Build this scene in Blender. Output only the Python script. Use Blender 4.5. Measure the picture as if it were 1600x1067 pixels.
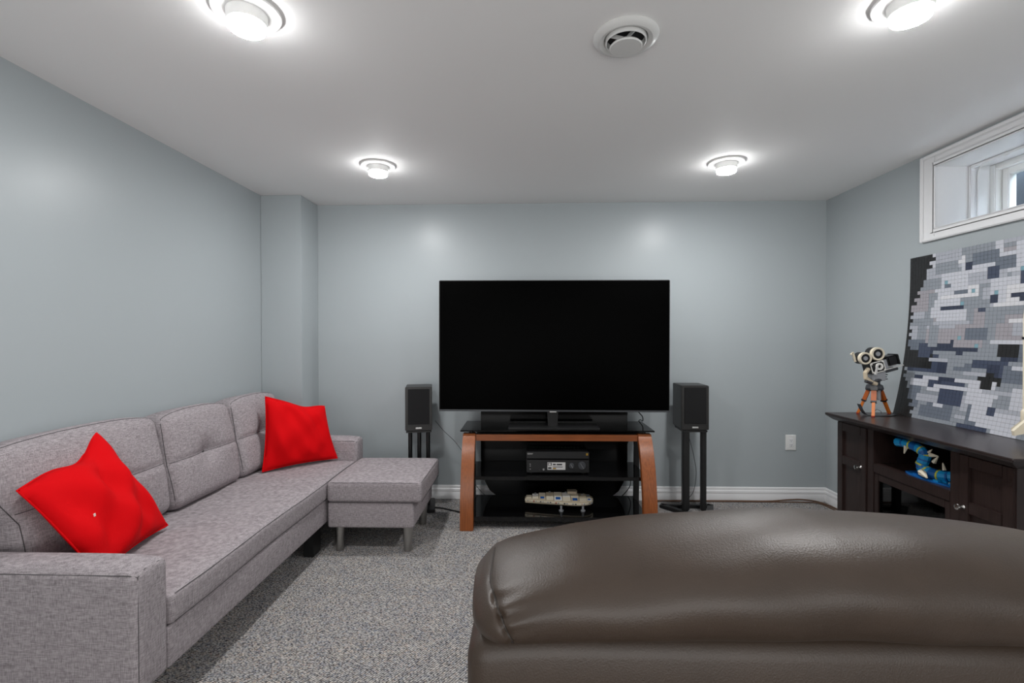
import bpy, bmesh, math, random
from mathutils import Vector, Matrix
from math import sin, cos, pi, exp, sqrt

for o in list(bpy.data.objects):
    bpy.data.objects.remove(o, do_unlink=True)
S = bpy.context.scene
C = S.collection
rnd = random.Random(7)

# ------------------------------------------------------------------ camera
FPX, YAW, PITCH, ROLL, HC = 755.0, 0.0291, 0.0083, -0.0020, 1.28
cam_d = bpy.data.cameras.new('camera')
cam = bpy.data.objects.new('camera', cam_d)
C.objects.link(cam)
cam_d.sensor_width = 36.0
cam_d.lens = 36.0 * FPX / 1600.0
cam_d.clip_start = 0.05
_f = Vector((-sin(YAW) * cos(PITCH), cos(YAW) * cos(PITCH), -sin(PITCH)))
_r = Vector((cos(YAW), sin(YAW), 0))
_u = _r.cross(_f)
_r2 = _r * cos(ROLL) + _u * sin(ROLL)
_u2 = _r2.cross(_f)
M = Matrix((_r2, _u2, -_f)).transposed().to_4x4()
M.translation = (0, 0, HC)
cam.matrix_world = M
S.camera = cam

# ------------------------------------------------------------------ world, exposure
W = bpy.data.worlds.new('world')
S.world = W
W.use_nodes = True
W.node_tree.nodes['Background'].inputs[0].default_value = (0.80, 0.88, 1.0, 1)
W.node_tree.nodes['Background'].inputs[1].default_value = 2.2
S.view_settings.view_transform = 'Standard'
S.view_settings.look = 'None'
S.view_settings.gamma = 1.0
S.view_settings.use_curve_mapping = False
S.view_settings.exposure = 3.05
# soft fill light added behind the viewer, standing in for the rest of the basement
ad = bpy.data.lights.new('fill_light', 'AREA')
ad.shape = 'RECTANGLE'; ad.size = 4.0; ad.size_y = 1.6; ad.energy = 7.6; ad.color = (1.0, 0.985, 0.97)
al = bpy.data.objects.new('fill_light', ad); C.objects.link(al)
al.location = (0.18, -1.75, 1.00); al.rotation_euler = (math.radians(120), 0, 0)
LAMP = 60.0          # radiance of the lamp lenses

# ------------------------------------------------------------------ materials
def lin(c):
    c = c / 255.0
    return c / 12.92 if c <= 0.04045 else ((c + 0.055) / 1.055) ** 2.4
def col(r, g, b):
    return (lin(r), lin(g), lin(b), 1)

MATS = {}
def mat(name, rgb, rough=0.5, metal=0.0, spec=0.5, var=0.0, vscale=40.0, bump=0.0, bscale=200.0,
        emit=0.0, coat=0.0, stretch=None, sheen=0.0):
    m = bpy.data.materials.new(name)
    m.use_nodes = True
    nt = m.node_tree
    p = nt.nodes['Principled BSDF']
    base = col(*rgb)
    p.inputs['Base Color'].default_value = base
    p.inputs['Roughness'].default_value = rough
    p.inputs['Metallic'].default_value = metal
    p.inputs['Specular IOR Level'].default_value = spec
    if coat:
        p.inputs['Coat Weight'].default_value = coat
    if sheen:
        p.inputs['Sheen Weight'].default_value = sheen
    if emit:
        p.inputs['Emission Color'].default_value = (1, 1, 1, 1)
        p.inputs['Emission Strength'].default_value = emit
    tc = None
    if var or bump:
        tc = nt.nodes.new('ShaderNodeTexCoord')
        mp = nt.nodes.new('ShaderNodeMapping')
        nt.links.new(tc.outputs['Object'], mp.inputs[0])
        if stretch:
            mp.inputs['Scale'].default_value = stretch
    if var:
        n = nt.nodes.new('ShaderNodeTexNoise')
        n.inputs['Scale'].default_value = vscale
        n.inputs['Detail'].default_value = 4
        nt.links.new(mp.outputs[0], n.inputs['Vector'])
        r = nt.nodes.new('ShaderNodeValToRGB')
        r.color_ramp.elements[0].position = 0.3
        r.color_ramp.elements[1].position = 0.7
        r.color_ramp.elements[0].color = tuple(max(0, x * (1 - var)) for x in base[:3]) + (1,)
        r.color_ramp.elements[1].color = tuple(min(1, x * (1 + var)) for x in base[:3]) + (1,)
        nt.links.new(n.outputs['Fac'], r.inputs[0])
        nt.links.new(r.outputs[0], p.inputs['Base Color'])
    if bump:
        n2 = nt.nodes.new('ShaderNodeTexNoise')
        n2.inputs['Scale'].default_value = bscale
        n2.inputs['Detail'].default_value = 3
        nt.links.new(mp.outputs[0], n2.inputs['Vector'])
        b = nt.nodes.new('ShaderNodeBump')
        b.inputs['Strength'].default_value = bump
        b.inputs['Distance'].default_value = 0.01
        nt.links.new(n2.outputs['Fac'], b.inputs['Height'])
        nt.links.new(b.outputs[0], p.inputs['Normal'])
    MATS[name] = m
    return m

mat('wall_paint', (170, 177, 180), 0.34, spec=0.32, bump=0.02, bscale=120)
mat('ceiling_paint', (244, 243, 242), 0.7, spec=0.25, bump=0.02, bscale=150)
mat('white_gloss', (234, 234, 235), 0.3, spec=0.5)
mat('white_plastic', (232, 232, 230), 0.35)
mat('vent_plastic', (222, 222, 220), 0.32)
mat('lamp_white', (232, 232, 230), 0.45, emit=0.015)  # faint glow added to lighten the bulb neck and trim ring
mat('lens', (255, 255, 255), 0.5, emit=LAMP)
mat('lens_rim', (255, 255, 255), 0.5, emit=LAMP * 0.12)
mat('dark_void', (26, 26, 27), 0.7)
mat('black_plastic', (20, 20, 21), 0.4)
mat('black_satin', (26, 26, 27), 0.35)
mat('black_metal', (22, 22, 23), 0.38)
mat('speaker_ash', (31, 30, 29), 0.38, var=0.12, vscale=60, stretch=(1, 1, 0.15))
mat('speaker_cloth', (14, 14, 16), 0.9, bump=0.3, bscale=900)
mat('screen', (1, 1, 1), 0.35, spec=0.02)
mat('bezel', (74, 76, 79), 0.35, metal=0.6)
mat('badge', (190, 190, 188), 0.3, metal=0.5)
mat('black_glass', (9, 9, 10), 0.04, spec=0.5)
mat('panel_black', (5, 5, 6), 0.12, spec=0.3)
mat('stand_wood', (142, 77, 34), 0.32, var=0.22, vscale=14, stretch=(9, 9, 0.6))
mat('beam_wood', (144, 80, 42), 0.32, var=0.22, vscale=14, stretch=(0.6, 9, 9))
mat('espresso', (44, 33, 31), 0.30, var=0.28, vscale=12, stretch=(10, 10, 0.7))
mat('espresso_top', (44, 35, 34), 0.30, var=0.28, vscale=12, stretch=(10, 0.7, 10))
mat('chrome', (205, 203, 200), 0.18, metal=1.0)
mat('nickel', (170, 168, 165), 0.32, metal=1.0, bump=0.15, bscale=90)
mat('seam', (74, 71, 73), 0.9)
mat('red_cloth', (212, 5, 14), 0.8, spec=0.1, bump=0.25, bscale=420)
mat('tag_white', (235, 220, 215), 0.7)
mat('leather', (62, 50, 41), 0.42, spec=0.5, var=0.10, vscale=9, bump=0.10, bscale=330)
mat('leather_seam', (52, 45, 40), 0.5)
mat('brown_cord', (98, 72, 54), 0.6)
mat('clear_wire', (120, 116, 112), 0.4)
mat('cream_brick', (226, 216, 194), 0.35)
mat('tan_brick', (198, 184, 160), 0.4)
mat('brick_grey', (150, 152, 156), 0.4)
mat('brick_dark', (60, 62, 66), 0.4)
mat('brick_black', (24, 24, 25), 0.35)
mat('brick_white', (230, 228, 222), 0.35)
mat('brick_blue', (26, 86, 160), 0.35)
mat('azure', (24, 142, 200), 0.3)
mat('azure_dark', (20, 92, 160), 0.3)
mat('yellow_green', (196, 196, 70), 0.35)
mat('orange_wood', (206, 112, 34), 0.35)
mat('orange_dark', (170, 84, 26), 0.4)
mat('rusty_red', (150, 44, 30), 0.4)
mat('gold', (200, 160, 70), 0.35, metal=0.7)
mat('print_grey', (150, 150, 150), 0.5)
mat('print_dark', (52, 52, 54), 0.5)
mat('receiver_black', (33, 33, 34), 0.38)
mat('label_silver', (206, 204, 202), 0.45)
mat('led_green', (52, 84, 58), 0.5)
mat('well_steel', (46, 54, 63), 0.6, var=0.25, vscale=5)
mat('gravel', (90, 88, 84), 0.9, var=0.4, vscale=40)
for k, c_ in dict(m_black=(30, 30, 31), m_navy=(50, 57, 76), m_navy2=(64, 72, 92), m_slate=(104, 112, 124), m_grey=(140, 146, 154),
                  m_light=(170, 173, 182), m_pale=(196, 198, 206), m_mauve=(158, 154, 160), m_white=(214, 214, 218),
                  m_teal=(122, 160, 172)).items():
    mat(k, c_, 0.38)

def fabric(name, a, b):
    m = bpy.data.materials.new(name); m.use_nodes = True
    nt = m.node_tree; p = nt.nodes['Principled BSDF']
    p.inputs['Roughness'].default_value = 0.9
    p.inputs['Specular IOR Level'].default_value = 0.2
    tc = nt.nodes.new('ShaderNodeTexCoord')
    hs = []
    for st in ((1, 1, 0.14), (0.14, 0.14, 1)):
        mp = nt.nodes.new('ShaderNodeMapping'); mp.inputs['Scale'].default_value = st
        nt.links.new(tc.outputs['Object'], mp.inputs[0])
        n = nt.nodes.new('ShaderNodeTexNoise'); n.inputs['Scale'].default_value = 330; n.inputs['Detail'].default_value = 3
        nt.links.new(mp.outputs[0], n.inputs['Vector']); hs.append(n)
    ad = nt.nodes.new('ShaderNodeMath'); ad.operation = 'ADD'
    nt.links.new(hs[0].outputs['Fac'], ad.inputs[0]); nt.links.new(hs[1].outputs['Fac'], ad.inputs[1])
    hf = nt.nodes.new('ShaderNodeMath'); hf.operation = 'MULTIPLY'; hf.inputs[1].default_value = 0.5
    nt.links.new(ad.outputs[0], hf.inputs[0])
    r = nt.nodes.new('ShaderNodeValToRGB')
    r.color_ramp.elements[0].position = 0.36; r.color_ramp.elements[1].position = 0.64
    r.color_ramp.elements[0].color = col(*a); r.color_ramp.elements[1].color = col(*b)
    nt.links.new(hf.outputs[0], r.inputs[0]); nt.links.new(r.outputs[0], p.inputs['Base Color'])
    bp = nt.nodes.new('ShaderNodeBump'); bp.inputs['Strength'].default_value = 0.25; bp.inputs['Distance'].default_value = 0.003
    nt.links.new(hf.outputs[0], bp.inputs['Height']); nt.links.new(bp.outputs[0], p.inputs['Normal'])
    MATS[name] = m
fabric('grey_fabric', (126, 119, 122), (176, 168, 171))

def carpet():
    m = bpy.data.materials.new('carpet'); m.use_nodes = True
    nt = m.node_tree; p = nt.nodes['Principled BSDF']
    p.inputs['Roughness'].default_value = 0.95
    p.inputs['Specular IOR Level'].default_value = 0.1
    tc = nt.nodes.new('ShaderNodeTexCoord')
    mp = nt.nodes.new('ShaderNodeMapping')
    mp.inputs['Rotation'].default_value = (0, 0, math.radians(24))
    mp.inputs['Scale'].default_value = (1.0, 1.55, 1.0)
    nt.links.new(tc.outputs['Object'], mp.inputs[0])
    v = nt.nodes.new('ShaderNodeTexVoronoi'); v.inputs['Scale'].default_value = 95; v.inputs['Randomness'].default_value = 0.35
    nt.links.new(mp.outputs[0], v.inputs['Vector'])
    r = nt.nodes.new('ShaderNodeValToRGB')          # yarn colour per loop
    e = r.color_ramp.elements
    e[0].position = 0.0; e[0].color = col(160, 161, 164)
    e[1].position = 1.0; e[1].color = col(222, 218, 212)
    for pos, c_ in ((0.1, (178, 178, 180)), (0.3, (206, 202, 198)), (0.55, (222, 219, 216)), (0.72, (192, 188, 182)), (0.88, (214, 200, 190)), (0.93, (180, 186, 196))):
        x = e.new(pos); x.color = col(*c_)
    sp = nt.nodes.new('ShaderNodeSeparateColor')
    nt.links.new(v.outputs['Color'], sp.inputs[0]); nt.links.new(sp.outputs[0], r.inputs[0])
    r2 = nt.nodes.new('ShaderNodeValToRGB')         # darkens the gaps between the loops
    r2.color_ramp.elements[0].position = 0.30; r2.color_ramp.elements[0].color = (1, 1, 1, 1)
    r2.color_ramp.elements[1].position = 0.60; r2.color_ramp.elements[1].color = (0.10, 0.10, 0.11, 1)
    nt.links.new(v.outputs['Distance'], r2.inputs[0])
    mx = nt.nodes.new('ShaderNodeMix'); mx.data_type = 'RGBA'; mx.blend_type = 'MULTIPLY'; mx.inputs[0].default_value = 1.0
    nt.links.new(r.outputs[0], mx.inputs[6]); nt.links.new(r2.outputs[0], mx.inputs[7])
    # broad rust / blue flecks
    n = nt.nodes.new('ShaderNodeTexNoise'); n.inputs['Scale'].default_value = 9; n.inputs['Detail'].default_value = 5
    nt.links.new(tc.outputs['Object'], n.inputs['Vector'])
    r3 = nt.nodes.new('ShaderNodeValToRGB')
    r3.color_ramp.elements[0].position = 0.35; r3.color_ramp.elements[0].color = (0.86, 0.87, 0.89, 1)
    r3.color_ramp.elements[1].position = 0.68; r3.color_ramp.elements[1].color = (1.0, 0.98, 0.95, 1)
    nt.links.new(n.outputs['Fac'], r3.inputs[0])
    mx2 = nt.nodes.new('ShaderNodeMix'); mx2.data_type = 'RGBA'; mx2.blend_type = 'MULTIPLY'; mx2.inputs[0].default_value = 1.0
    nt.links.new(mx.outputs[2], mx2.inputs[6]); nt.links.new(r3.outputs[0], mx2.inputs[7])
    nt.links.new(mx2.outputs[2], p.inputs['Base Color'])
    bp = nt.nodes.new('ShaderNodeBump'); bp.inputs['Strength'].default_value = 0.8; bp.inputs['Distance'].default_value = 0.008
    bp.invert = True
    nt.links.new(v.outputs['Distance'], bp.inputs['Height']); nt.links.new(bp.outputs[0], p.inputs['Normal'])
    MATS['carpet'] = m
carpet()

def glassmat(name, tint, refl):
    m = bpy.data.materials.new(name); m.use_nodes = True
    nt = m.node_tree
    for n in list(nt.nodes):
        if n.type == 'BSDF_PRINCIPLED': nt.nodes.remove(n)
    out = [n for n in nt.nodes if n.type == 'OUTPUT_MATERIAL'][0]
    t = nt.nodes.new('ShaderNodeBsdfTransparent'); t.inputs[0].default_value = tint
    g = nt.nodes.new('ShaderNodeBsdfGlossy'); g.inputs['Roughness'].default_value = 0.02
    f = nt.nodes.new('ShaderNodeFresnel'); f.inputs[0].default_value = refl
    x = nt.nodes.new('ShaderNodeMixShader')
    ge = nt.nodes.new('ShaderNodeNewGeometry')
    iv = nt.nodes.new('ShaderNodeMath'); iv.operation = 'SUBTRACT'; iv.inputs[0].default_value = 1.0
    ml = nt.nodes.new('ShaderNodeMath'); ml.operation = 'MULTIPLY'
    nt.links.new(ge.outputs['Backfacing'], iv.inputs[1]); nt.links.new(iv.outputs[0], ml.inputs[0]); nt.links.new(f.outputs[0], ml.inputs[1])
    nt.links.new(ml.outputs[0], x.inputs[0]); nt.links.new(t.outputs[0], x.inputs[1]); nt.links.new(g.outputs[0], x.inputs[2])
    nt.links.new(x.outputs[0], out.inputs[0])
    MATS[name] = m
glassmat('window_glass', (0.92, 0.95, 0.95, 1), 1.45)
glassmat('smoked_glass', (0.10, 0.10, 0.11, 1), 1.5)
glassmat('door_glass', (0.35, 0.36, 0.38, 1), 1.5)

# ------------------------------------------------------------------ mesh helpers
class MB:
    def __init__(s): s.v = []; s.f = []; s.m = []; s.mi = 0
    def add(s, vs, fs):
        b = len(s.v); s.v += [tuple(x) for x in vs]
        s.f += [tuple(b + i for i in f) for f in fs]; s.m += [s.mi] * len(fs); return s
    def box(s, x0, x1, y0, y1, z0, z1):
        return s.add([(x0, y0, z0), (x1, y0, z0), (x1, y1, z0), (x0, y1, z0), (x0, y0, z1), (x1, y0, z1), (x1, y1, z1), (x0, y1, z1)],
                     [(0, 3, 2, 1), (4, 5, 6, 7), (0, 1, 5, 4), (1, 2, 6, 5), (2, 3, 7, 6), (3, 0, 4, 7)])
    def obox(s, c, ax, ay, az):      # oriented box from a centre and three half-axis vectors
        c, ax, ay, az = map(Vector, (c, ax, ay, az))
        vs = [c + sx * ax + sy * ay + sz * az for sz in (-1, 1) for sx, sy in ((-1, -1), (1, -1), (1, 1), (-1, 1))]
        return s.add(vs, [(0, 3, 2, 1), (4, 5, 6, 7), (0, 1, 5, 4), (1, 2, 6, 5), (2, 3, 7, 6), (3, 0, 4, 7)])
    def bar(s, p0, p1, w, t, up=(0, 0, 1)):
        p0, p1 = Vector(p0), Vector(p1); d = (p1 - p0) / 2
        a = d.cross(Vector(up))
        if a.length < 1e-6: a = d.cross(Vector((1, 0, 0)))
        a.normalize(); b = a.cross(d).normalized()
        return s.obox((p0 + p1) / 2, a * w / 2, b * t / 2, d)
    def cyl(s, p0, p1, r0, r1=None, n=16):
        r1 = r0 if r1 is None else r1
        p0, p1 = Vector(p0), Vector(p1); d = (p1 - p0).normalized()
        a = d.orthogonal().normalized(); b = d.cross(a)
        vs = [p + r * (cos(2 * pi * i / n) * a + sin(2 * pi * i / n) * b) for p, r in ((p0, r0), (p1, r1)) for i in range(n)]
        fs = [(i, (i + 1) % n, n + (i + 1) % n, n + i) for i in range(n)]
        fs += [tuple(range(n - 1, -1, -1)), tuple(range(n, 2 * n))]
        return s.add(vs, fs)
    def lathe(s, prof, c=(0, 0, 0), n=32, axis='Z', cap=True):
        vs = []; c = Vector(c)
        for r, h in prof:
            for i in range(n):
                a = 2 * pi * i / n
                q = (r * cos(a), r * sin(a), h)
                if axis == 'X': q = (h, r * cos(a), r * sin(a))
                if axis == 'Y': q = (r * sin(a), h, r * cos(a))
                vs.append(c + Vector(q))
        fs = [(k * n + i, k * n + (i + 1) % n, (k + 1) * n + (i + 1) % n, (k + 1) * n + i) for k in range(len(prof) - 1) for i in range(n)]
        if cap and prof[0][0] > 1e-5: fs.append(tuple(range(n - 1, -1, -1)))
        if cap and prof[-1][0] > 1e-5: fs.append(tuple((len(prof) - 1) * n + i for i in range(n)))
        return s.add(vs, fs)
    def tube(s, pts, r, n=8, closed=False):
        pts = [Vector(p) for p in pts]; L = len(pts); vs = []
        a = None
        for i, p in enumerate(pts):
            d = (pts[(i + 1) % L] - pts[i - 1]) if closed else (pts[min(i + 1, L - 1)] - pts[max(i - 1, 0)])
            d.normalize()
            if a is None: a = d.orthogonal().normalized()
            a = (a - d * a.dot(d)).normalized(); b = d.cross(a)
            vs += [p + r * (cos(2 * pi * k / n) * a + sin(2 * pi * k / n) * b) for k in range(n)]
        R = L if closed else L - 1
        fs = [(i * n + k, i * n + (k + 1) % n, ((i + 1) % L) * n + (k + 1) % n, ((i + 1) % L) * n + k) for i in range(R) for k in range(n)]
        if not closed: fs += [tuple(range(n - 1, -1, -1)), tuple((L - 1) * n + k for k in range(n))]
        return s.add(vs, fs)
    def prism(s, poly, axis, a, b):  # polygon in the two other axes (order xyz without axis)
        n = len(poly)
        def P(q, h):
            return {'X': (h, q[0], q[1]), 'Y': (q[0], h, q[1]), 'Z': (q[0], q[1], h)}[axis]
        vs = [P(q, a) for q in poly] + [P(q, b) for q in poly]
        fs = [(i, (i + 1) % n, n + (i + 1) % n, n + i) for i in range(n)] + [tuple(range(n - 1, -1, -1)), tuple(range(n, 2 * n))]
        return s.add(vs, fs)
    def rbox(s, c, h, r, m=(6, 6, 6), fn=None, k=4):
        """rounded box; fn(x,y,z,u,v,w) may displace a point (u,v,w = point / half size)"""
        ax = []
        for i in range(3):
            rr = min(r, h[i] * 0.999)
            e = [-h[i] + rr * (1 - cos(pi / 2 * j / k)) for j in range(k)]
            inner = [-(h[i] - rr) + 2 * (h[i] - rr) * j / m[i] for j in range(m[i] + 1)]
            ax.append(e + inner + [-x for x in reversed(e)])
        idx = {}; vs = []; fs = []
        def V(i, j, l):
            if (i, j, l) in idx: return idx[(i, j, l)]
            p = Vector((ax[0][i], ax[1][j], ax[2][l]))
            q = Vector([max(-(h[t] - min(r, h[t] * .999)), min(h[t] - min(r, h[t] * .999), p[t])) for t in range(3)])
            d = p - q
            if d.length > 1e-9: p = q + d.normalized() * r
            if fn: p = Vector(fn(p.x, p.y, p.z, p.x / h[0], p.y / h[1], p.z / h[2]))
            idx[(i, j, l)] = len(vs); vs.append(p + Vector(c)); return idx[(i, j, l)]
        N = [len(a) - 1 for a in ax]
        for i in range(N[0]):
            for j in range(N[1]):
                fs.append((V(i, j, 0), V(i, j + 1, 0), V(i + 1, j + 1, 0), V(i + 1, j, 0)))
                fs.append((V(i, j, N[2]), V(i + 1, j, N[2]), V(i + 1, j + 1, N[2]), V(i, j + 1, N[2])))
            for l in range(N[2]):
                fs.append((V(i, 0, l), V(i + 1, 0, l), V(i + 1, 0, l + 1), V(i, 0, l + 1)))
                fs.append((V(i, N[1], l), V(i, N[1], l + 1), V(i + 1, N[1], l + 1), V(i + 1, N[1], l)))
        for j in range(N[1]):
            for l in range(N[2]):
                fs.append((V(0, j, l), V(0, j, l + 1), V(0, j + 1, l + 1), V(0, j + 1, l)))
                fs.append((V(N[0], j, l), V(N[0], j + 1, l), V(N[0], j + 1, l + 1), V(N[0], j, l + 1)))
        return s.add(vs, fs)
    def sheet(s, fn, nu, nv, closed_u=False):
        vs = [fn(i / nu, j / nv) for j in range(nv + 1) for i in range(nu + (0 if closed_u else 1))]
        w = nu if closed_u else nu + 1
        fs = [(j * w + i, j * w + (i + 1) % w, (j + 1) * w + (i + 1) % w, (j + 1) * w + i) for j in range(nv) for i in range(nu)]
        return s.add(vs, fs)
    def mesh(s, name, mats, bevel=0.0, seg=2, angle=35, smooth=True, weld=True):
        me = bpy.data.meshes.new(name)
        me.from_pydata(s.v, [], s.f)
        for m in (mats if isinstance(mats, (list, tuple)) else [mats]):
            me.materials.append(MATS[m])
        for p, i in zip(me.polygons, s.m): p.material_index = i
        bm = bmesh.new(); bm.from_mesh(me)
        if weld: bmesh.ops.remove_doubles(bm, verts=bm.verts, dist=1e-5)
        bmesh.ops.recalc_face_normals(bm, faces=bm.faces)
        if bevel:
            es = [e for e in bm.edges if len(e.link_faces) == 2 and e.calc_face_angle(0) > math.radians(30)]
            bmesh.ops.bevel(bm, geom=es, offset=bevel, segments=seg, affect='EDGES', clamp_overlap=True)
        bm.to_mesh(me); bm.free()
        if smooth:
            me.shade_smooth()
            me.set_sharp_from_angle(angle=math.radians(angle))
        return me
    def build(s, name, mats, parent=None, loc=None, **kw):
        o = bpy.data.objects.new(name, s.mesh(name, mats, **kw))
        C.objects.link(o)
        if parent: o.parent = parent
        if loc: o.location = loc
        return o

def tag(o, label=None, cat=None, group=None, kind=None):
    if label: o['label'] = label
    if cat: o['category'] = cat
    if group: o['group'] = group
    if kind: o['kind'] = kind
    return o
def thing(name, label, cat, loc=(0, 0, 0), rz=0.0, group=None):
    o = bpy.data.objects.new(name, None); C.objects.link(o)
    o.empty_display_size = 0.05
    o.location = loc; o.rotation_euler = (0, 0, rz)
    return tag(o, label, cat, group)
def copy_thing(root, loc, rz=None, label=None):
    r = root.copy(); C.objects.link(r); r.location = loc
    if rz is not None: r.rotation_euler = (0, 0, rz)
    if label: r['label'] = label
    for ch in list(root.children):
        c = ch.copy(); C.objects.link(c); c.parent = r
        for g in list(ch.children):
            d = g.copy(); C.objects.link(d); d.parent = c
    return r
def struct(name, mb, m, label, cat, **kw):
    return tag(mb.build(name, m, **kw), label, cat, kind='structure')
def text_mesh(name, body, size, m, parent, loc, rot, depth=0.0006):
    cu = bpy.data.curves.new(name, 'FONT'); cu.body = body; cu.size = size; cu.extrude = depth
    cu.align_x = 'CENTER'; cu.align_y = 'CENTER'
    t = bpy.data.objects.new(name, cu); C.objects.link(t)
    me = bpy.data.meshes.new_from_object(t.evaluated_get(bpy.context.evaluated_depsgraph_get()))
    bpy.data.objects.remove(t, do_unlink=True)
    me.materials.clear(); me.materials.append(MATS[m])
    o = bpy.data.objects.new(name, me); C.objects.link(o)
    o.parent = parent; o.location = loc; o.rotation_euler = rot
    return o

# ------------------------------------------------------------------ the room
XL, XR, YB, YF, H = -1.97, 2.33, 3.825, -2.1, 2.338
BX, BY = -1.664, 3.54                 # corner chase
WY0, WY1, WZ0, WZ1 = 1.72, 2.815, 1.898, 2.243   # window opening in right wall
T = 0.12
struct('floor', MB().box(XL - T, XR + T, YF - T, YB + T, -0.08, 0), 'carpet', 'grey flecked berber loop carpet covering the whole floor', 'floor', smooth=False)
struct('ceiling', MB().box(XL - T, XR + T, YF - T, YB + T, H, H + 0.1), 'ceiling_paint', 'smooth white painted ceiling with recessed lamps', 'ceiling', smooth=False)
struct('wall_back', MB().box(XL - T, XR + T, YB, YB + T, 0, H), 'wall_paint', 'pale blue grey wall behind the television', 'wall', smooth=False)
struct('wall_left', MB().box(XL - T, XL, YF, YB, 0, H), 'wall_paint', 'pale blue grey wall behind the grey sofa', 'wall', smooth=False)
struct('wall_front', MB().box(XL - T, XR + T, YF - T, YF, 0, H), 'wall_paint', 'pale blue grey wall closing the near end of the room', 'wall', smooth=False)
w = MB()
jo = 0.020
w.box(XR, XR + T, YF, WY0 - jo, 0, H); w.box(XR, XR + T, WY1 + jo, YB, 0, H)
w.box(XR, XR + T, WY0 - jo, WY1 + jo, 0, WZ0 - jo); w.box(XR, XR + T, WY0 - jo, WY1 + jo, WZ1 + jo, H)
struct('wall_right', w, 'wall_paint', 'pale blue grey wall with the high basement window', 'wall', smooth=False, weld=False)
struct('wall_corner', MB().box(XL, BX, BY, YB, 0, H), 'wall_paint', 'boxed out blue grey corner chase beyond the sofa', 'wall', smooth=True, bevel=0.004)

def baseboard(name, pts, label):
    """profile swept along floor polyline; room lies to the left of the direction of travel"""
    prof = [(0, 0), (0.014, 0), (0.014, 0.052), (0.0125, 0.056), (0.0125, 0.060), (0.015, 0.064), (0.014, 0.078), (0.009, 0.086), (0.010, 0.092), (0.008, 0.103), (0.003, 0.107), (0, 0.107)]
    n = len(pts); rings = []
    for i in range(n):
        p = Vector(pts[i]).to_2d()
        ns = []
        if i > 0: d = (p - Vector(pts[i - 1]).to_2d()).normalized(); ns.append(Vector((-d.y, d.x)))
        if i < n - 1: d = (Vector(pts[i + 1]).to_2d() - p).normalized(); ns.append(Vector((-d.y, d.x)))
        q = ns[0] if len(ns) == 1 else (ns[0] + ns[1]) / (1 + ns[0].dot(ns[1]))
        rings.append([(p.x + q.x * a, p.y + q.y * a, z) for a, z in prof])
    mb = MB(); k = len(prof)
    vs = [v for r in rings for v in r]
    fs = [(i * k + j, i * k + (j + 1) % k, (i + 1) * k + (j + 1) % k, (i + 1) * k + j) for i in range(n - 1) for j in range(k)]
    fs += [tuple(range(k)), tuple((n - 1) * k + j for j in range(k - 1, -1, -1))]
    mb.add(vs, fs)
    return struct(name, mb, 'white_gloss', label, 'baseboard', angle=25)
baseboard('baseboard_right', [(XR, YF, 0), (XR, YB, 0)], 'white moulded baseboard along the wall behind the dark cabinet')
baseboard('baseboard_back', [(XR, YB, 0), (BX, YB, 0)], 'white moulded baseboard behind the television stand')
baseboard('baseboard_left', [(BX, YB, 0), (BX, BY, 0), (XL, BY, 0), (XL, YF, 0)], 'white moulded baseboard behind the grey sofa')

# ------------------------------------------------------------------ window
win = thing('window_1', 'small high basement window with deep white casing', 'window', (XR, WY1, WZ0))
win['kind'] = 'structure'
def wb(name, boxes, m, parent=win, bevel=0.003):
    mb = MB()
    for b in boxes: mb.box(b[0] - XR, b[1] - XR, b[2] - WY1, b[3] - WY1, b[4] - WZ0, b[5] - WZ0)
    return mb.build(name, m, parent, bevel=bevel, weld=False)
def ring(x0, x1, oy0, oy1, oz0, oz1, t):
    return [(x0, x1, oy0, oy0 + t, oz0, oz1), (x0, x1, oy1 - t, oy1, oz0, oz1), (x0, x1, oy0 + t, oy1 - t, oz0, oz0 + t), (x0, x1, oy0 + t, oy1 - t, oz1 - t, oz1)]
cz0, cz1, cy0, cy1 = 1.828, 2.322, WY0 - 0.095, 2.912
def casing(t_in, t_out, x0):
    # flat casing ring between opening and outer edge
    iy0, iy1, iz0, iz1 = WY0, WY1, WZ0, WZ1
    f = t_out
    return [(x0 - f, x0, cy0, iy0, cz0, cz1), (x0 - f, x0, iy1, cy1, cz0, cz1), (x0 - f, x0, iy0, iy1, cz0, iz0), (x0 - f, x0, iy0, iy1, iz1, cz1)]
wb('casing', casing(0, 0.014, XR), 'white_gloss')
wb('casing_outer_bead', ring(XR - 0.022, XR - 0.013, cy0, cy1, cz0, cz1, 0.022), 'white_gloss', bevel=0.004)
wb('casing_inner_bead', ring(XR - 0.019, XR - 0.013, WY0 - 0.028, WY1 + 0.028, WZ0 - 0.028, WZ1 + 0.028, 0.022), 'white_gloss', bevel=0.003)
JX = 2.66
wb('jamb', [(XR - 0.004, JX, WY0 - 0.018, WY0, WZ0, WZ1), (XR - 0.004, JX, WY1, WY1 + 0.018, WZ0, WZ1), (XR - 0.004, JX, WY0 - 0.018, WY1 + 0.018, WZ1, WZ1 + 0.018), (XR - 0.004, JX, WY0 - 0.018, WY1 + 0.018, WZ0 - 0.018, WZ0)], 'white_gloss', bevel=0)
wb('jamb_bead', ring(2.50, 2.53, WY0, WY1, WZ0, WZ1, 0.014), 'white_gloss', bevel=0.004)
wb('window_frame', ring(2.62, 2.72, WY0 - 0.002, WY1 + 0.002, WZ0 - 0.002, WZ1 + 0.002, 0.034), 'white_plastic', bevel=0.004)
sash = wb('sash', ring(2.655, 2.70, WY0 + 0.03, WY1 - 0.034, WZ0 + 0.03, WZ1 - 0.03, 0.038) + [(2.655, 2.70, 2.24, 2.29, WZ0 + 0.06, WZ1 - 0.06)], 'white_plastic', bevel=0.004)
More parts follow.
